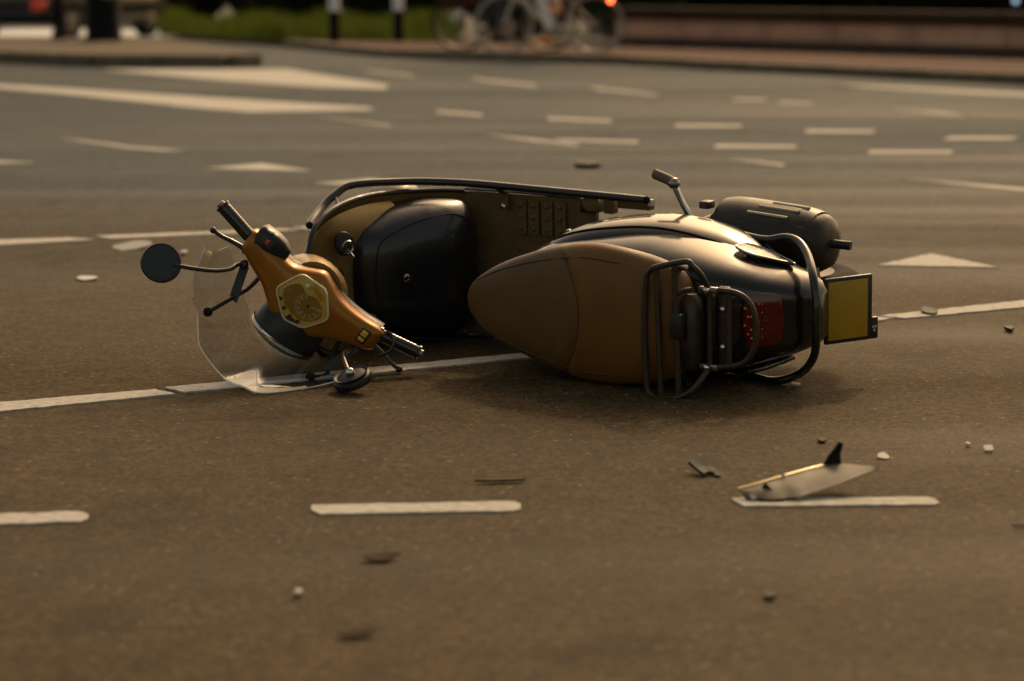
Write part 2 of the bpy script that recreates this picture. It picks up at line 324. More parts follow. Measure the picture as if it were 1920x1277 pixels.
# kerb beyond the road and red cycle path behind it
kp = [(14, 8.0), (6.06, 19.14), (4.64, 22.04), (2.43, 25.14), (1.25, 27.14), (-1.56, 29.74), (-3.23, 34.24)]
cyc = struct(flat('cycle_path', [(p[0] + 0.22, p[1] + 0.16) for p in kp] + [(-2.9, 35.0), (-0.2, 33.6), (1.6, 31.2), (4.4, 28.0), (7.0, 23.8), (16, 9)], 0.075, REDP))
kerb = empty('kerb'); struct(kerb)
for i in range(len(kp) - 1):
    a, b_ = Vector(kp[i]), Vector(kp[i + 1]); L = (b_ - a).length; nseg = max(1, int(L / 1.0)); d = (b_ - a) / L; nrm = Vector((-d.y, d.x)) * -1
    if nrm.x + nrm.y < 0: nrm = -nrm
    for k in range(nseg):
        p = a + d * (L * k / nseg + 0.006); q = a + d * (L * (k + 1) / nseg - 0.006)
        MB().prism([(p.x, p.y, -0.05), (q.x, q.y, -0.05), (q.x + nrm.x * .22, q.y + nrm.y * .22, -0.05), (p.x + nrm.x * .22, p.y + nrm.y * .22, -0.05)], (0, 0, 0.15)).build('kerb_stone', KERB, kerb, bevel=0.015)
# traffic island
isl = [(-9.5, 28.9), (-7.08, 27.84), (-5.93, 27.9), (-4.53, 26.6), (-3.1, 26.4), (-2.86, 26.8), (-2.95, 27.6), (-4.3, 32.4), (-5.3, 34.3), (-7.7, 34.9), (-10.5, 35.0)]
island = struct(flat('traffic_island', isl, 0.125, TILE, 0.16))
for i in range(5):
    a, b_ = Vector(isl[i]), Vector(isl[i + 1]); L = (b_ - a).length; ns = max(1, round(L / 0.9))
    d = (b_ - a) / L; nr = Vector((d.y, -d.x))
    for k in range(ns):
        p = a + d * (L * k / ns + .005); q = a + d * (L * (k + 1) / ns - .005)
        MB().prism([(p.x, p.y, -.03), (q.x, q.y, -.03), (q.x + nr.x * .14, q.y + nr.y * .14, -.03), (p.x + nr.x * .14, p.y + nr.y * .14, -.03)], (0, 0, .17)).build('kerb_stone', KERB, island, bevel=.012)

# painted markings (metres on the ground)
MARKS = {
'D1':[(-1.138,4.238),(-1.129,4.26),(-0.928,4.286),(-0.786,4.303),(-0.767,4.277),(-0.763,4.242),(-0.771,4.221),(-0.911,4.204),(-1.115,4.187)],
'D2':[(-0.372,4.344),(-0.361,4.357),(0.005,4.389),(0.018,4.366),(0.016,4.326),(0.0,4.308),(-0.348,4.281),(-0.361,4.303)],
'D3':[(0.407,4.417),(0.778,4.426),(0.785,4.412),(0.786,4.376),(0.775,4.362),(0.426,4.348),(0.416,4.376)],
'M1':[(-1.534,5.224),(-1.171,5.445),(-0.843,5.626),(-0.786,5.56),(-1.146,5.329),(-1.502,5.11)],
'M2':[(-0.824,5.649),(0.069,6.209),(0.121,6.155),(-0.768,5.582)],
'M3':[(0.095,6.227),(1.039,6.857),(1.089,6.824),(0.145,6.173)],
'M4':[(1.057,6.879),(1.541,7.215),(2.299,7.721),(2.259,7.585),(1.509,7.061),(1.12,6.824)],
'F1':[(-2.422,8.668),(-1.898,8.919),(-1.655,8.993),(-1.546,8.919),(-1.86,8.738),(-2.371,8.481)],
'F2':[(-1.568,9.049),(-0.888,9.322),(-0.809,9.262),(-1.499,8.955)],
'F3':[(-0.855,9.362),(-0.129,9.72),(-0.043,9.655),(-0.759,9.262)],
'T0':[(-2.917,12.59),(-2.75,12.85),(-2.494,12.7)],'T1':[(-1.565,12.306),(-1.313,12.663),(-0.999,12.135)],
'T2':[(-0.93,11.374),(-0.696,11.679),(-0.422,11.228)],'T3':[(1.234,8.114),(1.474,8.464),(1.631,8.053)],
'a1':[(-1.391,16.99),(-1.261,16.859),(-0.772,15.94),(-0.826,15.768)],'a2':[(-0.554,17.745),(-0.212,17.533),(-0.206,16.99),(-0.529,17.19)],
'a3':[(0.243,16.99),(0.679,16.667),(0.659,16.176),(0.253,16.418)],'a4':[(1.087,16.296),(1.514,15.998),(1.479,15.545),(1.062,15.768)],
'a5':[(1.885,15.712),(2.313,15.381),(2.251,14.96),(1.831,15.168)],'a6':[(2.672,15.012),(3.082,14.759),(2.999,14.324),(2.59,14.514)],
'b1':[(-0.182,15.063),(0.13,14.709),(0.405,14.139),(0.367,13.87),(0.126,14.277)],'b2':[(0.243,14.709),(0.758,14.514),(0.739,14.093),(0.315,14.277)],
'b3':[(1.186,14.277),(1.657,14.003),(1.614,13.611),(1.158,13.826)],'b4':[(2.027,13.782),(2.489,13.568),(2.425,13.199),(1.974,13.361)],
'c1':[(1.13,12.964),(1.255,12.926),(1.429,12.627),(1.389,12.341)],'c2':[(1.893,11.742),(1.999,11.679),(2.376,11.199),(2.618,10.863),(2.542,10.547),(2.305,10.863)],
'c3':[(-2.773,14.759),(-2.551,14.562),(-2.178,13.914),(-1.836,13.653),(-1.962,13.485),(-2.161,13.611)],
'd1':[(1.786,19.827),(2.046,19.39),(1.985,18.809),(1.753,19.22)],'d2':[(2.079,19.304),(2.345,18.809),(2.298,18.338),(2.059,18.729)],
'd3':[(2.788,18.111),(3.083,17.745),(3.208,17.056),(3.079,16.859)],
'e1':[(2.943,22.342),(3.558,21.898),(4.379,20.762),(4.967,19.827),(4.674,18.649),(4.109,19.475),(3.161,21.161)],
'e2':[(-0.415,23.661),(0.198,22.571),(0.229,21.682),(-0.296,22.456)],'e3':[(0.687,21.576),(1.191,20.86),(1.212,19.916),(0.746,20.568)],
'e4':[(-1.635,25.882),(-1.031,24.722),(-0.914,23.789),(-1.403,24.584)],
'A':[(-4.347,25.731),(-2.782,25.882),(-2.385,25.882),(-1.931,24.448),(-1.126,22.007),(-1.092,21.161),(-1.706,21.576),(-2.848,23.164)],
'B':[(-5.992,23.535),(-4.662,22.117),(-2.726,20.007),(-1.08,18.186),(-0.999,17.817),(-1.89,17.533),(-2.301,18.037),(-3.501,19.916),(-4.505,21.366),(-5.899,23.164)],
}
rm = random.Random(3)
for k, pts in MARKS.items():
    far = k[0] in 'abcde'
    if far:
        cx = sum(p[0] for p in pts) / len(pts); cy = sum(p[1] for p in pts) / len(pts)
        # long direction of the dash; blurred far dashes are thinner than they look
        i, j = max(((i, j) for i in range(len(pts)) for j in range(i)), key=lambda q: abs(pts[q[0]][0] - pts[q[1]][0]))
        sl = (pts[i][1] - pts[j][1]) / (pts[i][0] - pts[j][0])
        pts = [(x, cy + sl * (x - cx) + (y - cy - sl * (x - cx)) * (0.50 if k[0] in 'abc' else 0.40)) for x, y in pts]
    P = []
    n = len(pts); step = 0.02 if pts[0][1] < 10 else 0.2
    for i in range(n):
        a, b_ = Vector(pts[i]), Vector(pts[(i + 1) % n]); m_ = max(1, int((b_ - a).length / step))
        for t in range(m_):
            p = a + (b_ - a) * t / m_; jt = 0.0022 if step < .1 else 0.006
            P.append((p.x + rm.gauss(0, jt), p.y + rm.gauss(0, jt)))
    nm = 'painted_triangle' if k[0] == 'T' else ('painted_wedge' if k in 'AB' else 'painted_dash')
    b = MB(); b.prism([(x, y, 0.0) for x, y in P], (0, 0, 0.004))
    o = b.build(nm, PAINT, road, smooth=False)

# ------------------------------------------------------------------ the fallen scooter (x forward, y left, z up, metres)
P0 = Vector((0.69161, 6.2565, 0.20834))
M3 = Matrix(((-0.81448876, 0.02104573, -0.5797975), (0.58001184, 0.0535486, -0.81284612), (0.01394041, -0.99834344, -0.0558215)))
sco = empty('motor_scooter'); sco.matrix_world = Matrix.Translation(P0) @ M3.to_4x4() @ Matrix.Scale(0.97, 4)
tag(sco, 'dark motor scooter lying on its side across the road lines', 'scooter')
# rear body
TB = [(-0.395, .056, .450, .505), (-0.382, .072, .432, .540), (-0.35, .092, .415, .592), (-0.30, .113, .405, .650), (-0.22, .142, .39, .700), (-0.1, .168, .37, .712), (0.05, .178, .33, .705), (0.2, .165, .31, .700), (0.32, .145, .30, .690), (0.41, .115, .30, .670), (0.445, .08, .31, .63)]
def body_half(x): return smooth_table(TB, x)
def bexp(x): return 2.9 if x > 0 else 2.9 + 2.6 * min(1, -x / .3)
def body_top(x, y, off=0):
    w_, z0, z1 = body_half(x); e = bexp(x); s_ = max(0, 1 - abs(y / (w_ * .84)) ** e) ** (1 / e); return (z0 + z1) / 2 + (z1 - z0) / 2 * s_ + off
b = MB(); rings = []
for i in range(41):
    x = -0.395 + 0.84 * i / 40; w_, z0, z1 = body_half(x)
    rings.append([(x, w_ * c * (1 - 0.16 * max(0, s_)), (z0 + z1) / 2 + (z1 - z0) / 2 * s_) for c, s_ in sel(0, 44, bexp(x))])
b.loft(rings); b.build('rear_body', BODY, sco, ang=50)
for sd_ in (-1, 1):     # bulging side cowls
    TC = [(-0.30, .012, .47, .03), (-0.27, .030, .465, .060), (-0.18, .048, .45, .095), (-0.05, .062, .435, .125), (0.1, .070, .43, .140), (0.24, .070, .44, .145), (0.34, .058, .455, .128), (0.40, .035, .47, .09), (0.425, .008, .48, .03)]
    b = MB(); rings = []
    for i in range(31):
        x = -0.30 + 0.725 * i / 30; ry, zc, rz_ = smooth_table(TC, x); wb = body_half(x)[0]
        rings.append([(x, sd_ * (wb - 0.045 + (ry + .002) * c), zc + rz_ * s_) for c, s_ in sel(0, 30, 2.3)])
    b.loft(rings); cw = b.build('side_cowl', BODY, sco)
    # thin trim along the upper edge of the cowl
    pts = []
    for i in range(12):
        x = 0.39 - 0.62 * i / 11; ry, zc, rz_ = smooth_table(TC, x); wb = body_half(x)[0]
        pts.append((x, sd_ * (wb - 0.045 + ry * .80), zc + rz_ * 0.72))
    MB().tube(pts, 0.0026, 6).build('panel_gap', mat('seam_dark', (.004, .004, .004), .8), cw)
    for x in (.33, -.20):
        ry, zc, rz_ = smooth_table(TC, x); wb = body_half(x)[0]; MB().lathe((x, sd_ * (wb - .045 + ry * .93), zc + rz_ * .42), (0, sd_, .35), [(-.004, .007), (.004, .007), (.006, .004)], 10).build('bolt', STEEL, cw)
for x in (-.195,):      # joints between the body panels
    w_, z0, z1 = body_half(x); e_ = bexp(x); pts = []
    for k in range(25):
        a = R(-20 + 220 * k / 24); c_, s_ = math.cos(a), math.sin(a); c_ = sgn(c_) * abs(c_) ** (2 / e_); s_ = sgn(s_) * abs(s_) ** (2 / e_)
        pts.append((x + .03 * s_, w_ * c_ * (1 - .16 * max(0, s_)) * 1.002, (z0 + z1) / 2 + (z1 - z0) / 2 * s_ * 1.002))
    MB().tube(pts, .0018, 6).build('panel_gap', mat('seam_dark', (.004, .004, .004), .8), sco)
# seat
TS = [(-0.17, .085, .69, .760), (-0.15, .125, .685, .785), (-0.10, .150, .68, .800), (0.0, .168, .675, .800), (0.1, .174, .67, .793), (0.2, .160, .665, .785), (0.3, .133, .665, .782), (0.38, .103, .67, .778), (0.44, .071, .675, .768), (0.475, .044, .685, .753), (0.492, .020, .70, .735)]
b = MB(); rings = []
def seat_ring(x, k=36):
    w_, z0, z1 = smooth_table(TS, x)
    return [(x, w_ * c, (z0 + z1) / 2 + (z1 - z0) / 2 * s_) for c, s_ in sel(0, k, 2.5)]
for i in range(111):
    x = -0.17 + 0.662 * i / 110; rg_ = []
    for p in seat_ring(x, 48):
        d_ = x - (.114 + 2.6 * p[1] ** 2); gr_ = .0045 * math.exp(-(d_ / .009) ** 2) if p[2] > .70 else 0
        puff = .004 * math.exp(-((d_ - .028) / .02) ** 2) + .005 * math.exp(-((d_ + .030) / .022) ** 2) if p[2] > .72 else 0
        rg_.append((p[0], p[1] * (1 - gr_ * 2), p[2] - gr_ + puff * .6))
    rings.append(rg_)
b.loft(rings); seat = b.build('seat', SEAT, sco)
STITCH = mat('seat_piping', (0.070, 0.035, 0.010), 0.5)
def seat_pt(x, ang):
    w_, z0, z1 = smooth_table(TS, x); c, s_ = math.cos(ang), math.sin(ang); e = 2.5
    return (x, w_ * sgn(c) * abs(c) ** (2 / e), (z0 + z1) / 2 + (z1 - z0) / 2 * sgn(s_) * abs(s_) ** (2 / e))
for sg in (-1, 1):
    pts = []
    for i in range(14):
        x = 0.45 - 0.45 * i / 13; a = R(38); a = a if sg > 0 else math.pi - a; pts.append(seat_pt(x, a))
    MB().tube(pts, 0.0024, 6).build('piping', STITCH, seat)
pts = []
for i in range(17):
    a = R(25) + R(130) * i / 16; y = seat_pt(0.1, a)[1]; q_ = seat_pt(0.114 + 2.6 * y * y, a); pts.append((q_[0], q_[1], q_[2] - .003))
MB().tube(pts, 0.0018, 6).build('cross_seam', STITCH, seat)
# luggage rack on the tail
rk = empty('luggage_rack'); rk.parent = sco
Z = 0.805
def rt(pts, r=0.0075, **k): return MB().tube(pts, r, 10, **k)
rt([(-.235, -.098, .755), (-.235, -.135, .79), (-.222, -.155, Z), (-.205, -.164, Z), (-.13, -.146, Z), (-.108, -.136, Z), (-.094, -.11, Z), (-.088, 0, Z), (-.092, .14, Z), (-.104, .168, Z), (-.135, .178, Z), (-.19, .165, Z), (-.222, .145, Z), (-.238, .115, .785), (-.238, .098, .755)], sub=5).build('outer_loop', RACK, rk)
for x, y0, y1 in ((-.122, -.142, .172), (-.172, -.156, .170)):
    rt([(x, y0, Z - .002), (x - .004, 0, Z - .002), (x - .01, y1, Z - .002)]).build('cross_bar', RACK, rk)
rt([(-.236, -.09, .748), (-.3, -.088, .742), (-.335, -.07, .738), (-.352, -.035, .735), (-.354, .02, .735), (-.340, .062, .738), (-.31, .086, .742), (-.24, .098, .748)], sub=5).build('rear_loop', RACK, rk)
rt([(-.285, -.085, .742), (-.285, .09, .742)], 0.007).build('cross_bar', RACK, rk)
rt([(-.236, -.09, .748), (-.236, .098, .748)], 0.007).build('cross_bar', RACK, rk)
for y in (-.09, .098):
    MB().box((-.235, y, .75), .05, .016, .012).build('bracket', STEEL, rk, bevel=.003)
    MB().lathe((-.235, y, .755), (0, 0, 1), [(0, .009), (.012, .009), (.014, .006)], 10).build('nut', CHROME, rk)
for y in (-.042, .05): MB().lathe((-.262, y, .728), (0, 0, 1), [(0, .008), (.008, .008), (.011, .004)], 10).build('bolt', CHROME, rk)
MB().box((-.262, 0.004, .722), .03, .20, .012).build('mount_plate', RACK, rk, bevel=.003)
# lock bulge / strap holder between the bars
b = MB(); b.loft([[(-.185 + .026 * c * q, y, .745 + .034 * s_ * q) for c, s_ in sel(0, 16, 2.4)] for y, q in ((-.075, .4), (-.06, .85), (-.01, 1), (.04, 1), (.085, .85), (.11, .4))]).build('rack_support', RACK, rk)
MB().box((-.178, -.005, .80), .032, .062, .024).build('clamp_block', BLACK, rk, bevel=.004)
rt([(-.195, -.09, .765), (-.175, -.085, .79), (-.165, -.06, .795), (-.165, -.03, .79)], .006).build('strap_hook', RACK, rk)
for y in (-.13, .13): MB().tube([(-.21, y * 1.1, .79), (-.16, y * 1.05, .74), (-.08, y, .70), (-.02, y * 1.05, .685)], 0.0085, 10).build('stay', TUBE, rk)
# tail light
tl = empty('tail_light'); tl.parent = sco
g = []
for i in range(13):
    t = i / 12; x = -.205 - .178 * t; w_ = body_half(x)[0] * .84 * .80
    g.append([(x - .002, w_ * v, body_top(x, w_ * v, .002)) for v in [-1 + 2 * j / 14 for j in range(15)]])
MB().sheet(g, .003).build('tail_panel', mat('gloss_black_panel', (.010, .010, .010), .16, coat=.5, rvar=.06, vscale=25), sco)
b = MB(); g = []
for i in range(11):
    t = i / 10; x = -.282 - .062 * t; row = []; q = (1 - abs(2 * t - 1) ** 5) ** .3
    for j in range(13):
        y = -.008 + (-.066 + .132 * j / 12) * (1 - .14 * t) * (.55 + .45 * q); dome = .006 * (1 - abs(j / 6 - 1) ** 4) * q
        row.append((x - .005, y, body_top(x, y * .9, .006) + dome))
    g.append(row)
b.sheet(g, -0.012); b.build('red_lens', RED, tl)
edge = [g[i][0] for i in range(11)] + [g[10][j] for j in range(1, 13)] + [g[i][12] for i in range(9, -1, -1)] + [g[0][j] for j in range(11, 0, -1)]
MB().tube(edge, .0035, 6, sm=False, closed=True).build('lamp_rim', BLACK, tl)
for i, j in [(1, 3), (1, 7), (2, 2), (2, 9), (3, 5), (3, 8), (4, 3), (4, 10), (5, 6), (5, 9), (6, 2), (6, 4), (6, 8), (6, 10), (7, 3), (7, 6), (7, 9), (5, 2), (3, 10), (2, 5)]:  # glints off the lens reflectors, made as bright little beads
    MB().ball(Vector(g[i][j]) + Vector((-.001, 0, .0125)), .0034, 8).build('glint_bead', REDDOT, tl)
# rear turn signals
for sd_ in (-1, 1):
    ts = empty('turn_signal'); ts.parent = sco
    g = []
    for i in range(9):
        t = i / 8; x = -.185 - .125 * t; w_, z0, z1 = body_half(x); row = []
        ht = .095 * math.sin(math.pi * min(1, .12 + .88 * t)) ** .7 * (1 - .2 * t) + .003
        for j in range(7):
            zz = .515 - .040 * t + ht * (j / 6 - .4)
            s_ = max(-1, min(1, (zz - (z0 + z1) / 2) / ((z1 - z0) / 2))); c = max(0, 1 - abs(s_) ** 2.9) ** (1 / 2.9)
            row.append((x - .003, sd_ * (w_ * c * (1 - .16 * max(0, s_)) + .006), zz))
        g.append(row)
    MB().sheet(g, .006 * sd_).build('reflector', mat('signal_reflector', (0.16, 0.16, 0.16), 0.16, 0.9, var=.8, vscale=120, bump=1.0, bscale=180), ts)
    g2 = [[(p[0] - .002, p[1] + sd_ * .006, p[2]) for p in r] for r in g]
    MB().sheet(g2, .002 * sd_).build('lens', SIGL, ts)
    edge = [g2[i][0] for i in range(9)] + [g2[8][j] for j in range(1, 7)] + [g2[i][6] for i in range(7, -1, -1)]
    MB().tube(edge, .003, 6, sm=False, closed=True).build('bezel', CHROME, ts)
# rear crash bar round the tail
pts = [(.135, -.178, .315), (.12, -.180, .327), (0, -.172, .354), (-.18, -.158, .405), (-.25, -.168, .405), (-.30, -.162, .425), (-.35, -.138, .472), (-.40, -.100, .537), (-.418, -.05, .555), (-.420, 0, .56), (-.418, .05, .555), (-.40, .098, .537), (-.34, .15, .49), (-.28, .175, .50), (-.20, .18, .47), (-.10, .178, .42), (.1, .178, .33)]
MB().tube(pts, 0.0105, 12, sub=5).build('rear_crash_bar', TUBE, sco)
# tan inner fender and mudguard with number plate
g = []
for i in range(15):
    a = R(36 + 92 * i / 14); row = []
    for j in range(9):
        y = -.085 + .17 * j / 8; r_ = .248 - .5 * y * y * 6; row.append((-.12 - r_ * math.cos(a), y, .20 + r_ * math.sin(a)))
    g.append(row)
MB().sheet(g, .004).build('mudguard', mat('mudguard_plastic', (0.30, 0.21, 0.10), 0.4, var=.1), sco)
pn = Vector((-.109, 0, -.06)).normalized()
pl = empty('number_plate'); pl.parent = sco
pc = Vector((-.402, .006, .362)); px_ = Vector((0, 1, 0)); pz_ = Vector((-.06, 0, -.109 - .01)).normalized(); pnn = pz_.cross(px_).normalized()
if pnn.x > 0: pnn = -pnn
MB().box(pc, .166, .142, .010, (px_, pz_, pnn)).build('plate_frame', BLACK, pl, bevel=.004)
MB().box(pc + pnn * .0055 - pz_ * .004, .146, .118, .003, (px_, pz_, pnn)).build('plate_face', YEL, pl, bevel=.001)
MB().box(pc + pnn * .0 + pz_ * .078 + px_ * .055, .055, .022, .010, (px_, pz_, pnn)).build('frame_tab', BLACK, pl, bevel=.003)
def text_mesh(s, size, m, parent, origin, ux, uy):
    cu = bpy.data.curves.new('t', 'FONT'); cu.body = s; cu.size = size; cu.extrude = 0.0004
    to = bpy.data.objects.new('t', cu); C.objects.link(to); dg = bpy.context.evaluated_depsgraph_get(); dg.update()
    me = bpy.data.meshes.new_from_object(to.evaluated_get(dg)); bpy.data.objects.remove(to)
    n_ = Vector(ux).cross(Vector(uy)); mw = Matrix((Vector(ux), Vector(uy), n_)).transposed().to_4x4(); mw.translation = Vector(origin)
    me.transform(mw); me.materials.clear(); me.materials.append(m); o = bpy.data.objects.new('lettering', me); C.objects.link(o); o.parent = parent; return o
text_mesh('+S', 0.018, MARKW, pl, pc + pnn * .0056 + pz_ * .083 + px_ * .066, -px_, -pz_)
MB().box(pc - pz_ * .086 + pnn * .004, .010, .075, .024, (pnn, px_, pz_)).build('red_reflector', RED, sco, bevel=.003)
g = [[(-.33 - .028 * t, y * (1 - .25 * t), .45 - .045 * t) for y in (-.06, -.03, 0, .03, .06)] for t in (0, .5, 1, 1.5)]
MB().sheet(g, .006).build('plate_holder', BLACK, sco)
# wheels
WHL = mat('wheel_grey', (.07, .06, .05), .5, .6, var=.3)
def wheel(c, ax, r, wd, name):
    wroot = empty(name); wroot.parent = sco
    prof = []
    for k in range(17):
        a = math.pi * 2 * k / 16; prof.append((wd * .5 * math.sin(a) * (1 if abs(math.sin(a)) < .9 else .97), r - .052 + .052 * math.cos(a)))
    b = MB(); b.lathe(c, ax, prof, 40, cap=False); b.build('tyre', RUB, wroot)
    for k in range(36):   # tread blocks
        pass
    MB().lathe(c, ax, [(-wd * .36, .10), (-wd * .40, r - .085), (-wd * .44, r - .072), (-wd * .30, r - .080), (-wd * .22, r - .10), (-.01, .055), (.01, .055), (wd * .22, r - .10), (wd * .30, r - .080), (wd * .44, r - .072), (wd * .40, r - .085), (wd * .36, .1)], 36, cap=False).build('rim', WHL, wroot)
    MB().lathe(c, ax, [(-.055, .018), (-.05, .035), (.05, .035), (.055, .018)], 18).build('hub', WHL, wroot)
    return wroot
wheel((-.12, 0, .2), (0, 1, 0), .215, .095, 'rear_wheel')
# engine block and stand under the body
b = MB(); b.loft([[(x, w_ * c, zc + hz * s_) for c, s_ in sel(0, 20, 3.2)] for x, w_, zc, hz in ((.36, .05, .27, .05), (.30, .09, .26, .08), (.1, .10, .25, .09), (-.1, .085, .23, .08), (-.2, .06, .22, .05))]).build('engine_block', mat('engine_metal', (.09, .08, .07), .5, .7, var=.3, vscale=20), sco)
# muffler
mf = empty('muffler'); mf.parent = sco
b = MB(); mr = []
for t, q in ((0, .35), (.03, .72), (.09, .95), (.25, 1.0), (.75, 1.0), (.90, .94), (.965, .78), (1.0, .45)):
    cx, cy, cz = .035 - .330 * t, -.150 + .020 * t, .235 + .012 * t
    mr.append([(cx, cy + .080 * q * c, cz + .090 * q * s_) for c, s_ in sel(0, 26, 2.3)])
b.loft(mr).build('silencer', MUFF, mf)
sh = []
for i in range(13):
    t = .06 + .84 * i / 12; cx, cy, cz = .035 - .330 * t, -.150 + .020 * t, .235 + .012 * t
    qq = 1 - .10 * abs(2 * (i / 12) - 1) ** 6
    sh.append([(cx, cy + .083 * qq * math.cos(a), cz + .093 * qq * math.sin(a)) for a in [R(95 + 150 * j / 14) for j in range(15)]])
MB().sheet(sh, .004).build('heat_shield', MUFF, mf)
for k, (t0, t1, a) in enumerate(((.36, .72, 138), (.42, .78, 156), (.50, .82, 174))):
    pts = []
    for i in range(5):
        t = t0 + (t1 - t0) * i / 4; cx, cy, cz = .035 - .330 * t, -.150 + .020 * t, .235 + .012 * t
        pts.append((cx, cy + .085 * math.cos(R(a)), cz + .096 * math.sin(R(a))))
    MB().tube(pts, .0055, 8).build('heat_shield_rib', mat('rib_metal', (.36, .31, .24), .35, .8), mf)
MB().tube([(-.270, -.135, .25), (-.31, -.132, .246), (-.345, -.130, .24)], .0115, 12).build('tail_pipe', MUFF, mf)
MB().tube([(.05, -.17, .24), (.12, -.14, .2), (.22, -.07, .18), (.30, -.03, .2)], .016, 12).build('exhaust_pipe', STEEL, mf)
MB().box((.045, -.215, .29), .03, .02, .035).build('mount_lug', MUFF, mf, bevel=.004)
# kick starter
ks = empty('kick_starter'); ks.parent = sco
MB().tube([(.055, -.170, .335), (.07, -.20, .345), (.085, -.235, .355), (.10, -.278, .365)], [.010, .009, .008, .009], 10).build('crank_arm', CHROME, ks)
MB().tube([(.09, -.275, .366), (.12, -.285, .362), (.16, -.296, .358)], .0135, 14, sm=False).build('pedal_rubber', mat('pedal_rubber', (.13, .095, .055), .6, var=.2), ks)
MB().ball((.098, -.276, .365), .016, 12).build('pivot', STEEL, ks)
# rear footrest blocks beside the floorboard
fr_ = empty('passenger_footrest'); fr_.parent = sco
MB().box((.40, -.19, .29), .05, .04, .05).build('bracket', BLACK, fr_, bevel=.005)
MB().lathe((.385, -.20, .315), (-.2, -.2, 1), [(0, .024), (.012, .024), (.016, .018)], 18).build('rubber_stop', FLOOR, fr_)
MB().box((.335, -.195, .30), .03, .045, .03).build('hinge', FLOOR, fr_, bevel=.004)
MB().box((.25, -.205, .31), .10, .026, .03).build('foot_plate', FLOOR, fr_, bevel=.004)
MB().lathe((.20, -.205, .318), (0, -1, 0), [(0, .008), (.016, .008)], 12).build('end_cap', WHITEP, fr_)
# floorboard
b = MB(); g = []
FT = [(.40, .262), (.50, .262), (.65, .262), (.76, .264), (.82, .280), (.87, .325)]
for x, z in FT: g.append([(x, -.2 + .4 * j / 12, z - .006 * math.cos((j / 12 - .5) * math.pi)) for j in range(13)])
b.sheet(g, .012); fl = b.build('floorboard', FLOOR, sco)
for sd_ in (-1, 1):
    for x in (.642, .600, .556, .512):
        b = MB(); b.box((x, sd_ * .140, .276), .036, .094, .010)
        for y in (.108, .140, .172): b.ball((x, sd_ * y, .282), .0075, 8, (1, 1, .7))
        b.build('grip_strip', FLOOR, fl, ang=50)
b = MB(); b.tube([(.44, -.204, .272), (.6, -.206, .272), (.78, -.206, .276), (.84, -.207, .30)], .006, 8); b.build('edge_trim', STEEL, fl)
b = MB(); b.tube([(.44, .204, .272), (.6, .206, .272), (.78, .206, .276), (.84, .207, .30)], .006, 8); b.build('edge_trim', STEEL, fl)
# leg shield
LS = [(.30, .835, .202), (.36, .885, .208), (.44, .925, .212), (.55, .950, .216), (.66, .950, .212), (.76, .940, .196), (.83, .928, .165), (.875, .918, .115), (.90, .912, .05)]
g = []
for i in range(25):
    z = .30 + .60 * i / 24; x, hw = smooth_table(LS, z); g.append([(x + .030 * (1 - (v * v)) - .016 * abs(v) ** 6, hw * v, z) for v in [-1 + 2 * j / 24 for j in range(25)]])
lsh = MB().sheet(g, .006).build('leg_shield', SHIELD, sco)
edge = [g[i][0] for i in range(0, 25, 2)] + [g[24][12]] + [g[i][24] for i in range(24, -1, -2)]
MB().tube(edge, .0075, 8).build('rim_trim', BLACK, lsh)
# inner shoulder panel of the shield (raised moulding that carries the lock)
b = MB(); g = []
for i in range(17):
    t = i / 16; z = .50 + .365 * t; x, hw = smooth_table(LS, z); dep = .088 * (1 - t) ** .85 + .006
    g.append([(x + .030 * (1 - v * v) - .016 * abs(v) ** 6 - .004 - dep * (1 - abs(v) ** 5), hw * .90 * v, z) for v in [-1 + 2 * j / 24 for j in range(25)]])
b.sheet(g, -.004); b.build('inner_panel', SHIELD, lsh)
# glove box
TG = [(.292, .835, .820, .150), (.31, .850, .772, .180), (.36, .885, .748, .190), (.44, .92, .758, .190), (.53, .945, .795, .176), (.60, .945, .828, .150), (.645, .942, .858, .128), (.675, .938, .895, .095)]
b = MB(); rings = []
for i in range(25):
    z = .292 + .383 * i / 24; xs, xb, hw = smooth_table(TG, z)
    rings.append([(xs + .01 - (xs + .01 - xb) * max(0, math.sin(a)) ** .55, hw * sgn(math.cos(a)) * abs(math.cos(a)) ** .55, z) for a in [math.pi * k / 24 for k in range(25)]])
b.loft(rings, cap=True); gb = b.build('glove_box', GLOVE, sco)
# lid seam and lock of the glove box
def gpt(z, u, off=.0015):
    xs, xb, hw = smooth_table(TG, z); a = math.acos(max(-1, min(1, u))) if False else None
    c = u; s_ = max(0, 1 - abs(c) ** (2 / .55)) ** (.55 / 2)
    return (xs + .01 - (xs + .01 - xb) * s_ - off, hw * c, z)
seam = [(.40, -.80), (.50, -.82), (.58, -.80), (.63, -.72), (.645, -.4), (.648, 0), (.645, .4), (.63, .72), (.56, .8), (.48, .82), (.40, .80), (.365, .6), (.36, 0), (.365, -.6)]
MB().tube([gpt(z, u, .0005) for z, u in seam], .0022, 6, closed=True).build('lid_seam', mat('seam_dark', (.004, .004, .004), .8), gb)
lk = Vector(gpt(.575, .0)); MB().lathe(lk, (-1, 0, .25), [(0, .012), (.004, .012), (.006, .007)], 16).build('lock', CHROME, gb)
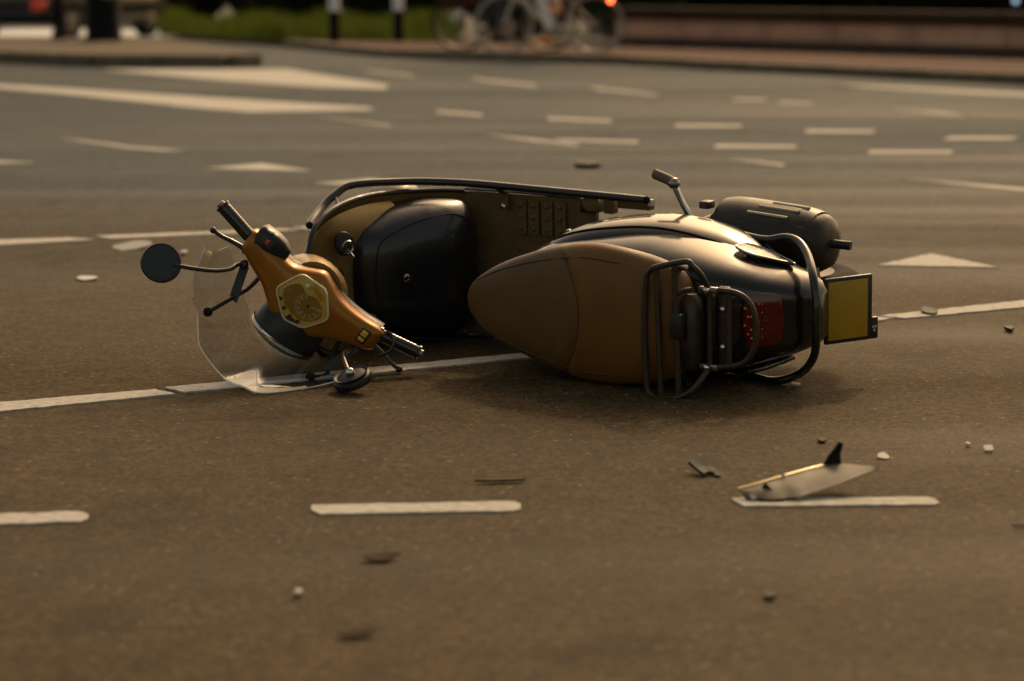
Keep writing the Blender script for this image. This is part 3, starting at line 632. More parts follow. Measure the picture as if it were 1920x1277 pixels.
# ignition lock with key
ig = empty('ignition_lock'); ig.parent = sco
c = Vector((.895, -.108, .735)); n_ = Vector((-.93, 0, .30)).normalized(); u_ = Vector((0, 1, 0)); v_ = n_.cross(u_).normalized()
poly = []
for k in range(20):
    a = 2 * math.pi * k / 20; rr_ = .030 * (1 + .38 * max(0, math.cos(a - R(215))) ** 3); poly.append(c + u_ * math.cos(a) * rr_ + v_ * math.sin(a) * rr_)
MB().prism(poly, n_ * .012).build('recess', BLACK, ig, bevel=.004)
MB().lathe(c + n_ * .010 + u_ * .006, n_, [(0, .021), (.010, .021), (.013, .019), (.013, .015), (.009, .014)], 24).build('barrel', CHROME, ig)
MB().box(c + n_ * .03 + u_ * .018, .006, .004, .040, (u_, v_, (n_ + u_ * .6).normalized())).build('key', STEEL, ig, bevel=.001)
# front crash bars
for sd_ in (-1, 1):
    cb = empty('front_crash_bar'); cb.parent = sco
    if sd_ < 0: pts = [(.965, -.163, .790), (.975, -.172, .765), (1.0, -.195, .695), (1.0, -.222, .64), (.985, -.243, .575), (.92, -.238, .44), (.83, -.236, .385), (.72, -.234, .360), (.55, -.230, .350), (.38, -.227, .347), (.19, -.225, .354)]
    else: pts = [(.965, .150, .790), (.975, .158, .765), (1.0, .170, .695), (1.0, .178, .64), (.985, .186, .575), (.92, .198, .44), (.83, .202, .385), (.72, .206, .360), (.55, .206, .350), (.38, .206, .347), (.19, .205, .354)]
    MB().tube(pts, .0105, 12).build('bar', TUBE, cb)
    MB().ball(pts[0], .011, 10).build('end_plug', RUB, cb); MB().ball(pts[-1], .011, 10).build('end_plug', RUB, cb)
    y = pts[7][1]
    g = [[(.69 + dx, y - sd_ * t * .075, .345 - .055 * min(1, t * 2.2)) for dx in (-.012, 0, .012)] for t in (0, .2, .45, .7, 1)]
    MB().sheet(g, .004).build('mount_tab', FLOOR, cb)
    MB().lathe((.69, y - sd_ * .068, .291), (0, 0, 1), [(0, .008), (.006, .008), (.009, .004)], 10).build('bolt', CHROME, cb)
    p = Vector(pts[3]); MB().tube([p, p + Vector((-.025, -sd_ * .02, .02)), p + Vector((-.045, -sd_ * .045, .035))], .004, 8).build('clamp_rod', STEEL, cb)

# steering assembly, turned to the left: f forward, b left, a up along the steering axis
Fr = Matrix(((0.5361088661638491, -0.7015580769657531, -0.4694715627858908), (0.7945636667904078, 0.6071808457260339, 0.0), (0.28505414053666, -0.37302504638098055, 0.882947592858927)))
H = Vector((0.7851380712273642, -0.02, 1.0229073088944662))
fv, bv, av = Fr.col[0].copy(), Fr.col[1].copy(), Fr.col[2].copy()
def hp(f, b, a): return H + fv * f + bv * b + av * a
# neck between headset and shield
b = MB(); rings = []
for t, r1, r2 in ((0, .062, .070), (.3, .075, .085), (.65, .085, .10), (1, .07, .085)):
    c = hp(-.035, 0, -.02).lerp(Vector((.925, -.005, .845)), t); rings.append([c + fv * r1 * math.cos(q) + bv * r2 * math.sin(q) for q in [2 * math.pi * k / 24 for k in range(24)]])
b.loft(rings).build('steering_neck', SHIELD, sco)
hs = empty('headset'); hs.parent = sco
TH = [(-.208, -.040, .026, -.026, .030), (-.196, -.037, .033, -.032, .037), (-.15, -.020, .038, -.036, .040), (-.11, -.010, .046, -.042, .043), (-.07, .006, .062, -.050, .046), (-.03, .010, .086, -.055, .048), (0, .006, .094, -.056, .048), (.03, .008, .086, -.055, .048), (.07, .004, .064, -.050, .046), (.11, -.006, .048, -.042, .043), (.15, -.014, .040, -.036, .040), (.196, -.024, .034, -.032, .037), (.210, -.026, .027, -.026, .030)]
b = MB(); rings = []
for i in range(49):
    bb = -.208 + .418 * i / 48; fc, hf, a0, a1 = smooth_table(TH, bb)
    rings.append([hp(fc + hf * c, bb, (a0 + a1) / 2 + (a1 - a0) / 2 * s_) for c, s_ in sel(0, 32, 3.6)])
b.loft(rings).build('headset_cover', SATIN, hs, ang=60)
b = MB(); rings = []
for i in range(33):
    bb = -.196 + .392 * i / 32; fc, hf, a0, a1 = smooth_table(TH, bb)
    rings.append([hp(fc + .004 + (hf + .006) * c, bb, -.028 + .036 * s_) for c, s_ in sel(0, 24, 3)])
b.loft(rings).build('lower_cover', BLACK, hs)
# instrument panel
ic = empty('instrument_cluster'); ic.parent = sco
PENT = [(.010, -.076), (-.060, -.044), (-.064, .030), (-.006, .078), (.052, .038), (.064, -.014)]
def rpoly(P, cut=.22, seg=5, s=1.0):
    res = []; n = len(P); cx = sum(p[0] for p in P) / n; cy = sum(p[1] for p in P) / n
    for i in range(n):
        p0, p1, p2 = Vector(P[i - 1]), Vector(P[i]), Vector(P[(i + 1) % n]); a = p1.lerp(p0, cut); c = p1.lerp(p2, cut)
        for k in range(seg + 1):
            t = k / seg; q = a.lerp(p1, t).lerp(p1.lerp(c, t), t); res.append((cx + (q.x - cx) * s, cy + (q.y - cy) * s))
    return res
o1 = rpoly(PENT); T0 = .047
MB().prism([hp(f, b_, T0 - .004) for f, b_ in rpoly(PENT, s=1.03)], av * .008).build('panel', DIALP, ic, bevel=.001)
MB().tube([hp(f, b_, T0 + .006) for f, b_ in o1], .0030, 8, sm=False, closed=True).build('bezel', GOLD, ic)
face = [(.040, .034), (.006, .066), (-.020, .050), (-.034, .020), (-.022, -.004), (-.040, -.030), (-.024, -.050), (.004, -.062), (.030, -.042), (.042, -.004)]
MB().prism([hp(f, b_, T0 + .004) for f, b_ in rpoly(face, .4, 4, .97)], av * .002).build('dial_face', DIAL, ic)
b = MB(); dc = (-.002, .018)
for k in range(34):
    a = R(-140 + 250 * k / 33); r1 = .036; L_ = .006 if k % 4 else .010
    d_ = fv * math.cos(a) + bv * math.sin(a); p = hp(dc[0], dc[1], T0 + .0066) + d_ * (r1 - L_ / 2)
    b.box(p, L_, .0010 if k % 4 else .0018, .0006, (d_, av.cross(d_), av))
b.build('speed_scale', MARKW, ic, smooth=False)
b = MB()
for k in range(9):
    a = R(-130 + 230 * k / 8); d_ = fv * math.cos(a) + bv * math.sin(a); p = hp(dc[0], dc[1], T0 + .0066) + d_ * .024
    b.box(p, .0034, .0042, .0006, (fv, bv, av))
b.build('scale_numerals', MARKW, ic, smooth=False)
b = MB()
for k in range(12):
    a = R(-70 + 150 * k / 11); d_ = -bv * math.cos(a) + fv * math.sin(a); p = hp(.006, -.036, T0 + .0066) + d_ * .017; b.box(p, .004, .0009, .0006, (d_, av.cross(d_), av))
b.build('fuel_scale', MARKW, ic, smooth=False)
dd = (fv * -.35 + bv * .9).normalized(); MB().box(hp(dc[0], dc[1], T0 + .009) + dd * .016, .036, .0016, .001, (dd, av.cross(dd), av)).build('needle', MARKW, ic)
MB().lathe(hp(dc[0], dc[1], T0 + .006), av, [(0, .004), (.005, .0035)], 12).build('needle_cap', BLACK, ic)
MB().box(hp(-.045, .018, T0 + .006), .014, .040, .004, (fv, (bv * .92 + fv * .38).normalized(), av)).build('odometer_window', AMBER, ic, bevel=.001)
MB().lathe(hp(-.044, -.012, T0 + .003), av, [(0, .009), (.008, .008), (.010, .005)], 14).build('trip_knob', GOLD, ic)
for f, b_ in ((.026, -.052), (.040, -.030), (.048, -.006), (.047, .018)): MB().lathe(hp(f, b_, T0 + .003), av, [(0, .0052), (.003, .0052), (.004, .003)], 12).build('warning_lamp', BLACK, ic)
MB().prism([hp(f, b_, T0 + .012) for f, b_ in rpoly(PENT, s=.985)], av * .002).build('cover_glass', LENS, ic)
# headlamp
hl = empty('headlamp'); hl.parent = sco
MB().lathe(hp(.0, .004, -.030), fv, [(0, .05), (.03, .076), (.07, .088), (.115, .092), (.124, .090)], 40).build('bowl', BLACK, hl)
MB().lathe(hp(.0, .004, -.030), fv, [(.118, .094), (.126, .095), (.132, .092), (.128, .088)], 40, cap=False).build('rim', CHROME, hl)
MB().lathe(hp(.0, .004, -.030), fv, [(.125, .088), (.140, .078), (.150, .052), (.154, .015)], 40).build('ribbed_lens', GLASSB, hl)
# grips, levers, switches
for sd_ in (-1, 1):
    hg = empty('handlebar_grip'); hg.parent = sco
    L1 = .312
    p0, p1 = hp(-.040, sd_ * .200, .002), hp(-.064, sd_ * L1, .002); d_ = (p1 - p0).normalized(); L_ = (p1 - p0).length
    prof = [(0, .021), (.006, .021), (.008, .0165)]
    for k in range(9): prof += [(.014 + k * .0098, .0172), (.018 + k * .0098, .0177), (.021 + k * .0098, .0172)]
    prof += [(L_ - .008, .0168), (L_ - .006, .0195), (L_ - .001, .0195), (L_, .012)]
    MB().lathe(p0, d_, prof, 20).build('rubber_grip', mat('grip_rubber', (.014, .012, .010), .22, coat=.4), hg, ang=50)
    MB().lathe(p0 - d_ * .03, d_, [(0, .014), (.04, .014)], 14).build('bar_tube', TUBE, hg)
    MB().lathe(p1, d_, [(-.001, .011), (.006, .011), (.009, .007)], 14).build('end_weight', STEEL, hg)
    lv = empty('brake_lever'); lv.parent = sco
    MB().tube([hp(-.005, sd_ * .190, -.012), hp(-.002, sd_ * .23, -.010), hp(.004, sd_ * .27, -.006), hp(.004, sd_ * .292, -.004)], [.008, .0065, .0055, .006], 10).build('lever_blade', TUBE, lv)
    MB().ball(hp(.004, sd_ * .294, -.004), .009, 10).build('lever_tip', TUBE, lv)
    MB().box(hp(-.008, sd_ * .19, -.014), .03, .03, .022, (fv, bv, av)).build('lever_clamp', BLACK, lv, bevel=.004)
sw = empty('switch_housing'); sw.parent = sco
b = MB(); rings = []
for bb, q in ((-.196, .75), (-.188, 1), (-.15, 1), (-.125, .85), (-.10, .45)): rings.append([hp(-.066 + .030 * c * q, bb, .008 + .032 * s_ * q) for c, s_ in sel(0, 18, 4)])
b.loft(rings).build('housing', BLACK, sw, ang=50)
MB().box(hp(-.068, -.160, .041), .022, .034, .006, (fv, bv, av)).build('switch_frame', mat('dark_grey_plastic', (.04, .04, .042), .4), sw, bevel=.002)
MB().box(hp(-.070, -.160, .046), .012, .011, .008, (fv, bv, av)).build('kill_switch', REDSW, sw, bevel=.002)
MB().box(hp(-.094, -.172, .034), .006, .014, .012, (fv, bv, av)).build('starter_button', WHITEP, sw, bevel=.002)
MB().box(hp(-.095, -.152, .034), .006, .012, .010, (fv, bv, av)).build('starter_button', WHITEP, sw, bevel=.002)
sw2 = empty('light_switch'); sw2.parent = sco
MB().box(hp(-.022, .172, .0385), .040, .026, .006, (fv, bv, av)).build('switch_frame', BLACK, sw2, bevel=.002)
MB().box(hp(-.029, .172, .043), .016, .017, .006, (fv, bv, av)).build('rocker', AMBER, sw2, bevel=.002)
MB().box(hp(-.012, .172, .042), .010, .017, .004, (fv, bv, av)).build('rocker', AMBER, sw2, bevel=.002)
# mirrors
mrr = empty('mirror'); mrr.parent = sco
mc = hp(.092, -.329, .200); mn = (-(fv) * .55 + av * .83 + bv * .05).normalized()
MB().lathe(mc, -mn, [(-.006, .044), (-.008, .048), (.002, .051), (.012, .047), (.020, .030), (.022, .008)], 36).build('housing', BLACK, mrr)
MB().lathe(mc, mn, [(.005, .0445), (.0068, .044)], 36).build('mirror_glass', MIRR, mrr)
MB().tube([hp(.016, -.175, .020), hp(.022, -.188, .055), hp(.030, -.192, .09), hp(.045, -.215, .13), hp(.062, -.262, .18), hp(.078, -.302, .196)], .0055, 10).build('stem', TUBE, mrr)
MB().ball(hp(.018, -.178, .028), .013, 12).build('stem_nut', TUBE, mrr)
ml_ = empty('mirror'); ml_.parent = sco
mc = hp(.012, .224, .287); mn = (M3.inverted() @ Vector((.30, .26, -.92))).normalized()
MB().lathe(mc, -mn, [(-.006, .042), (-.008, .046), (.002, .049), (.009, .046), (.015, .034), (.017, .012)], 36).build('housing', BLACK, ml_)
MB().lathe(mc, mn, [(.005, .0435), (.0068, .043)], 36).build('mirror_glass', MIRR, ml_)
MB().tube([hp(.022, .165, .02), hp(.026, .165, .06), hp(.030, .160, .10), hp(.022, .182, .18), hp(.014, .206, .25), mc - mn * .025], .0055, 10).build('stem', STEEL, ml_)
MB().ball(mc - mn * .022, .012, 12).build('ball_joint', CHROME, ml_)
MB().lathe(mc - mn * .012, -mn, [(0, .040), (.006, .043), (.003, .036)], 30, cap=False).build('rim_lip', BLACK, ml_)
# windscreen
TOP = [(.012, -.274, .12), (.055, -.259, .14), (.094, -.246, .15), (.135, -.215, .155), (.160, -.190, .14), (.183, -.163, .17), (.209, -.125, .20), (.226, -.037, .22), (.19, .02, .29), (.160, .066, .34), (.115, .131, .28), (.072, .182, .22), (.023, .245, .08)]
BOT = [(.017, -.239, -.02), (.045, -.205, -.02), (.074, -.170, -.02), (.105, -.125, -.02), (.122, -.101, -.02), (.142, -.08, -.005), (.156, -.055, 0), (.168, -.011, 0), (.160, .03, 0), (.142, .072, 0), (.117, .108, 0), (.083, .168, 0), (.030, .225, .01)]
def densm(P, n):
    T_ = [(i,) + tuple(p) for i, p in enumerate(P)]; return [Vector(smooth_table(T_, k / (n - 1) * (len(P) - 1))) for k in range(n)]
def dens(P, n):
    Q = []
    for k in range(n):
        u = k / (n - 1) * (len(P) - 1); i = min(int(u), len(P) - 2); t = u - i; Q.append(Vector(P[i]).lerp(Vector(P[i + 1]), t))
    return Q
A_, B_ = densm(TOP, 61), densm(BOT, 61); rj = random.Random(5)
g = []
for k in range(61):
    row = []
    for j in range(9):
        t = j / 8; p = B_[k].lerp(A_[k], t); p = p + Vector((.016 * math.sin(math.pi * t), 0, 0)); q = hp(*p)
        row.append(q)
    g.append(row)
ws = empty('windscreen'); ws.parent = sco
MB().sheet(g, .003).build('screen', CLEAR, ws)
ACR = mat('acrylic_edge', (.85, .82, .76), .12, 0.0, coat=.6)
MB().tube([r[8] for r in g[18:]], .0016, 6, sm=False).build('screen_edge', ACR, ws)
MB().tube([r[8] for r in g[:15]], .0014, 6, sm=False).build('screen_edge', ACR, ws)
MB().tube([r[0] for r in g[26:46]], .0014, 6, sm=False).build('screen_edge', ACR, ws)
for sd_ in (-1, 1):
    br = empty('windscreen_bracket'); br.parent = sco
    q = hp(.153, -.175, .10) if sd_ < 0 else hp(.120, .13, .13)
    MB().tube([hp(.03, sd_ * .13, -.01), hp(.067, sd_ * .135, .01), hp(.11, sd_ * .155, .06), q], .006, 8).build('rod', TUBE, br)
    MB().ball(q, .0125, 12).build('rubber_end', RUB, br)
    g2 = [[hp(.02 + .085 * t, sd_ * (.175 - .03 * t + dx), .02 + .03 * t) for dx in (-.012, .012)] for t in (0, .3, .6, 1)]
    MB().sheet(g2, .004).build('mount_strap', BLACK, br)
# brake cables
for i, (p, q) in enumerate(((hp(-.03, .19, -.03), hp(-.02, .12, -.08)), (hp(-.03, -.17, -.03), hp(-.02, -.08, -.09)))):
    MB().tube([p, p.lerp(q, .4) - fv * .03, q, Vector((.92, (-1) ** i * .02, .84))], .004, 8).build('cable', RUB, sco)
MB().tube([hp(-.05, .20, -.02), hp(-.07, .235, .05), hp(-.05, .25, .10), hp(-.03, .235, .13)], .0035, 8).build('cable', RUB, sco)
# fork, front wheel and fender
wc = hp(.03, 0, -.90)
for s_ in (-1, 1): MB().tube([hp(0, 0, -.50), hp(.01, s_ * .06, -.58), hp(.02, s_ * .07, -.75), wc + bv * s_ * .065], .016, 12).build('fork_leg', STEEL, sco)
MB().tube([hp(0, 0, -.06), hp(0, 0, -.52)], .028, 14, sm=False).build('steering_column', BLACK, sco)
wheel(wc, bv, .205, .09, 'front_wheel')
g = []
for i in range(17):
    a = R(25 + 150 * i / 16); row = []
    for j in range(11):
        y = -.085 + .17 * j / 10; r_ = .245 - 7 * y * y; row.append(wc + fv * r_ * math.cos(a) + av * r_ * math.sin(a) + bv * y)
    g.append(row)
MB().sheet(g, .004).build('front_fender', BODY, sco)
# lower front apron closing the shield in front of the fork
g = []
for i in range(9):
    z = .42 + .42 * i / 8; x, hw = smooth_table(LS, z); g.append([(x + .04 + .07 * (1 - v * v), hw * .45 * v, z) for v in [-1 + j / 6 for j in range(13)]])
MB().sheet(g, .004).build('horn_cover', BODY, sco)

# ------------------------------------------------------------------ debris on the road
def shard(name, label, cat, loc, poly, th, m, tilt=(0, 0), rz=0, lift=0.004, curl=0.0, group=None):
    b = MB(); n = len(poly)
    if curl:
        cx = sum(p[0] for p in poly) / n; cy = sum(p[1] for p in poly) / n; P = [(cx, cy, 0)] + [(x, y, curl * ((x - cx) ** 2 + (y - cy) ** 2) / 1e-3) for x, y in poly]
        Q = [(x, y, z + th) for x, y, z in P]; m_ = n + 1
        fs = [(0, 1 + (i + 1) % n, 1 + i) for i in range(n)] + [(m_, m_ + 1 + i, m_ + 1 + (i + 1) % n) for i in range(n)] + [(1 + i, 1 + (i + 1) % n, m_ + 1 + (i + 1) % n, m_ + 1 + i) for i in range(n)]
        b.add(P + Q, fs)
    else: b.prism([(x, y, 0) for x, y in poly], (0, 0, th))
    o = b.build(name, m, smooth=False); o.location = (loc[0], loc[1], lift); o.rotation_euler = (tilt[0], tilt[1], rz)
    tag(o, label, cat, group); return o
def rag(rx, ry, n, seed, ja=.35):
    r_ = random.Random(seed); return [(rx * math.cos(2 * math.pi * k / n) * (1 + r_.uniform(-ja, ja)), ry * math.sin(2 * math.pi * k / n) * (1 + r_.uniform(-ja, ja))) for k in range(n)]
GREYP = mat('grey_broken_plastic', (.18, .150, .105), .6, spec=.2, var=.2, vscale=20, rvar=.1)
WSH = mat('white_shard_plastic', (.45, .42, .37), .6, spec=.2, var=.1)
DARK = mat('dark_shard_plastic', (.012, .010, .009), .6, spec=.12, var=.3)
# the big torn fairing panel
fp = empty('fairing_panel', (0.43, 4.385, 0.006), R(9)); tag(fp, 'torn grey fairing panel propped on the short painted dash', 'debris')
top_e = [(-.004, .030, .012), (.04, .044, .018), (.09, .066, .025), (.14, .092, .030), (.19, .118, .034), (.225, .122, .036), (.272, .062, .038)]
bot_e = [(.006, .006, .0), (.05, -.012, .0), (.09, -.012, .002), (.14, .000, .010), (.19, .016, .020), (.235, .036, .030), (.276, .056, .037)]
T_, Bm = dens(top_e, 27), dens(bot_e, 27); rj = random.Random(2); g = []
for k in range(27):
    jag = rj.uniform(-.008, .010) if k < 11 else rj.uniform(-.001, .001)
    p0 = Bm[k] + Vector((rj.uniform(-.002, .002) if k < 11 else 0, jag, 0)); g.append([p0.lerp(T_[k], t) + Vector((0, 0, .003 * math.sin(math.pi * t))) for t in (0, .25, .5, .75, 1)])
MB().sheet(g, .0025).build('panel_skin', GREYP, fp)
MB().tube([T_[k] + Vector((0, .001, .003)) for k in range(0, 19, 2)], .0028, 8).build('edge_rib', mat('rib_plastic', (.62, .46, .20), .30, .3), fp)
b = MB(); b.prism([(.178, .112, .034), (.222, .120, .036), (.220, .122, .056), (.226, .122, .078), (.216, .122, .080), (.209, .120, .070), (.196, .117, .056), (.190, .116, .046)], (0, .004, 0)); b.build('upright_lug', DARK, fp, smooth=False)
b = MB(); b.prism([(.036, .030, .012), (.066, .010, .006), (.058, .014, .014), (.048, .024, .026)], (0, .003, 0)); b.build('torn_tab', DARK, fp, smooth=False)
b = MB(); b.prism([(.086, .062, .026), (.096, .066, .027), (.092, .066, .040)], (0, .003, 0)); b.build('clip', WSH, fp, smooth=False)
b = MB(); b.tube([Bm[k] + Vector((0, -.001, .001)) for k in range(0, 11)], .002, 6); b.build('torn_edge', DARK, fp)
shard('dark_shard', 'black curled plastic shard left of the torn grey panel', 'debris', (.372, 4.655), rag(.024, .032, 9, 11), .006, DARK, (R(20), R(6)), .3, .010, .003)
shard('dark_chip', 'small black chip touching the black curled shard', 'debris', (.400, 4.632), rag(.008, .014, 6, 12), .003, DARK, (R(10), 0), .2, .004)
shard('white_shard', 'white shard just behind the torn grey panel', 'debris', (.752, 4.81), rag(.014, .022, 7, 13), .003, WSH, (R(8), 0), .2, .003)
shard('white_shard', 'rounded white shard at the far right edge of the road', 'debris', (.979, 4.88), rag(.011, .016, 8, 14, .2), .003, WSH, (R(14), 0), -.1, .006)
shard('white_crumb', 'tiny white crumb beside the rounded white shard', 'debris', (.948, 4.935), rag(.005, .012, 6, 21), .004, WSH)
shard('clear_shard', 'slim silvery shard left of the round mirror', 'debris', (-1.37, 7.735), rag(.030, .045, 8, 15, .25), .004, mat('clear_shard', (.30, .30, .31), .3), (R(4), 0), .0, .004)
shard('clear_shard', 'long clear shard beside the far white line', 'debris', (-1.375, 8.70), rag(.075, .10, 9, 16, .3), .004, mat('clear_shard2', (.13, .14, .15), .4, spec=.2), (R(3), 0), -.25, .004)
shard('white_crumb', 'white crumb behind the round mirror near the far line', 'debris', (-1.155, 8.46), rag(.012, .04, 7, 17), .008, WSH)
shard('white_pebble', 'pale pebble alone on the blurred near asphalt', 'debris', (-.336, 3.705), rag(.007, .012, 8, 18, .15), .006, WSH)
shard('dark_shard', 'black fragment on the long line right of the number plate', 'debris', (1.205, 6.93), rag(.024, .045, 8, 19), .006, DARK, (R(5), 0), .1, .006)
shard('dark_chip', 'black chip below the line at the right edge', 'debris', (1.37, 6.59), rag(.010, .030, 7, 20), .008, DARK)
shard('dark_stick', 'thin dark stick above the middle painted dash', 'debris', (-.018, 4.57), [(-.055, -.006), (-.02, -.010), (.04, -.003), (.045, .006), (.01, .007), (-.03, .002)], .004, DARK, (0, 0), .08)
LEAF = mat('dead_leaf', (.045, .028, .014), .8, spec=.1, var=.3)
shard('dead_leaf', 'dead brown leaf on the near asphalt below the middle dash', 'leaf', (-.219, 3.945), rag(.026, .018, 9, 22, .3), .002, LEAF, (R(6), 0), .2, .004, .004)
shard('dead_leaf', 'dead brown leaf lowest in the picture', 'leaf', (-.235, 3.465), rag(.030, .013, 9, 23, .3), .002, LEAF, (R(4), 0), .3, .004, .004)
shard('dark_chip', 'dark chip on the near asphalt below the torn panel', 'debris', (.402, 3.69), rag(.012, .012, 7, 24), .004, DARK)
shard('dark_stick', 'dark stick far behind the scooter floor', 'debris', (.385, 12.45), rag(.075, .10, 8, 25), .02, DARK)
shard('dark_chip', 'dark flake in front of the rear rack shadow', 'debris', (.65, 4.985), rag(.008, .020, 7, 26), .003, DARK)
shard('dark_stick', 'thin dark splinter at the right edge below the torn panel', 'debris', (.905, 4.19), [(-.02, -.006), (.03, -.003), (.03, .006), (-.01, .004)], .003, DARK)
shard('grey_chip', 'small pale chip on the asphalt beneath the tail of the scooter', 'debris', (.675, 5.685), rag(.012, .02, 6, 27), .003, WSH)
# countless glass crumbs
b = MB(); rg = random.Random(9)
for k in range(130):
    if k < 80: x, y = rg.gauss(.1, .75), rg.uniform(3.5, 7.6)
    else: x, y = rg.gauss(.3, .5), rg.gauss(5.0, .5)
    s_ = rg.uniform(.0007, .0018); a = rg.uniform(0, 3)
    b.box((x, y, s_ * .4 + .001), s_ * 2, s_ * 1.5, s_, (Vector((math.cos(a), math.sin(a), 0)), Vector((-math.sin(a), math.cos(a), 0)), Vector((0, 0, 1))))
gcr = b.build('glass_crumbs', WSH, smooth=False); gcr['kind'] = 'stuff'; gcr['label'] = 'tiny pale crumbs of broken plastic and glass strewn on the asphalt'; gcr['category'] = 'debris'

# ------------------------------------------------------------------ background street furniture
PBLK = mat('post_black', (.007, .006, .007), .75, spec=.15, var=.2); PWHT = mat('post_white', (.88, .82, .80), .5, var=.05)
for x, y, lb in ((-2.5, 34.3, 'black bollard with white top nearer the parked car'), (-1.62, 34.7, 'black bollard with white top nearer the cyclist')):
    r_ = empty('bollard', (x, y, 0)); tag(r_, lb, 'bollard', 'black and white bollards by the grass')
    MB().lathe((0, 0, 0), (0, 0, 1), [(0, .088), (.03, .088), (.04, .076), (.50, .074)], 20).build('post', PBLK, r_)
    MB().lathe((0, 0, .50), (0, 0, 1), [(0, .079), (.27, .079), (.30, .065), (.32, .02)], 20).build('white_band', PWHT, r_)
sp = empty('slim_post', (-7.4, 50.5, 0)); tag(sp, 'slim pale post standing in the grass right of the car', 'post')
MB().lathe((0, 0, 0), (0, 0, 1), [(0, .035), (1.1, .035), (1.12, .02)], 12).build('shaft', PWHT, sp); MB().lathe((0, 0, 1.12), (0, 0, 1), [(0, .06), (.05, .06), (.08, .02)], 12).build('cap', PBLK, sp)
po = empty('sign_post', (-6.27, 33.7, .125)); tag(po, 'thin dark post on the traffic island before the car', 'post')
MB().lathe((0, 0, 0), (0, 0, 1), [(0, .095), (.10, .09), (.12, .068), (2.2, .065)], 16).build('shaft', PBLK, po); MB().box((0, -.08, 1.9), .5, .03, .5).build('sign_face', PBLK, po, bevel=.02)
bn = empty('island_beacon', (-5.52, 32.95, .125)); tag(bn, 'thick dark column with round pale rimmed sign on the traffic island', 'traffic sign')
MB().lathe((0, 0, 0), (0, 0, 1), [(0, .25), (.03, .25), (.05, .235), (.95, .225), (1.0, .20)], 28).build('column', PBLK, bn)
MB().lathe((.14, -.27, .90), (0, -1, 0), [(0, .33), (.02, .33)], 36).build('sign_disc', mat('sign_blue', (.012, .02, .05), .4), bn)
MB().tube([(.14 + .325 * math.cos(a), -.295, .90 + .325 * math.sin(a)) for a in [2 * math.pi * k / 36 for k in range(36)]], .012, 6, sm=False, closed=True).build('sign_rim', mat('sign_rim', (.30, .30, .30), .4), bn)

# parked car seen from its rear corner
car = empty('parked_car', (-7.55, 38.3, 0), R(90 - 21)); tag(car, 'parked car with red tail lamp behind the traffic island', 'car')
CARP = mat('car_paint', (.055, .042, .038), .3, .4, coat=.6); CGL = mat('car_glass', (.01, .012, .013), .08)
CT = [(-.95, .55, .42, .80), (-.88, .78, .30, .92), (-.6, .84, .24, .98), (.2, .86, .22, .98), (1.6, .86, .22, .96), (2.6, .84, .24, .92), (3.0, .74, .30, .78), (3.1, .5, .4, .62)]
b = MB(); rings = []
for i in range(33):
    x = -.95 + 4.05 * i / 32; w_, z0, z1 = smooth_table(CT, x); rings.append([(x, w_ * c, (z0 + z1) / 2 + (z1 - z0) / 2 * s_) for c, s_ in sel(0, 28, 4)])
b.loft(rings).build('body', CARP, car)
CB = [(-.75, .60, .9, 1.0), (-.55, .70, .9, 1.32), (0, .72, .9, 1.47), (.9, .72, .9, 1.46), (1.5, .68, .9, 1.25), (2.0, .62, .9, .97)]
b = MB(); rings = []
for i in range(17):
    x = -.75 + 2.75 * i / 16; w_, z0, z1 = smooth_table(CB, x); rings.append([(x, w_ * c * (1 - .18 * max(0, s_)), (z0 + z1) / 2 + (z1 - z0) / 2 * s_) for c, s_ in sel(0, 24, 4)])
b.loft(rings).build('cabin_glass', CGL, car)
MB().loft([[(x, w_ * v, 1.44 + .03 * (1 - v * v) - .05 * abs(x - .4) ** 2) for v in (-1, -.5, 0, .5, 1)] for x, w_ in ((-.45, .52), (0, .57), (.5, .58), (1.0, .55))], cap=False, closed=False).build('roof', CARP, car)
for x in (-.15, 2.3):
    for y in (-.74, .74):
        wh = empty('wheel'); wh.parent = car
        MB().lathe((x, y - .1, .31), (0, 1, 0), [(0, .20), (.01, .29), (.04, .31), (.16, .31), (.19, .29), (.2, .2)], 28).build('tyre', RUB, wh)
        MB().lathe((x, y - .104, .31), (0, 1, 0), [(0, .05), (.004, .19), (.204, .19), (.208, .05)], 24).build('rim', STEEL, wh)
for y in (-.66, .66):
    t_ = MB(); t_.loft([[(-.93 + .10 * abs(v) , y + .15 * c, .56 + .09 * s_) for c, s_ in sel(0, 14, 3)] for v in (0, .5, 1)]); t_.build('tail_lamp', mat('car_lamp', (.45, .03, .02), .2, emit=(1, .12, .05), estr=.1), car)
MB().box((-.93, 0, .40), .10, 1.5, .16).build('rear_bumper', BLACK, car, bevel=.04)
MB().box((-.965, 0, .80), .02, .52, .11).build('number_plate', YEL, car, bevel=.01)
MB().box((1.1, -.855, .30), 2.1, .04, .14).build('side_sill', BLACK, car, bevel=.01); MB().box((1.1, .855, .30), 2.1, .04, .14).build('side_sill', BLACK, car, bevel=.01)

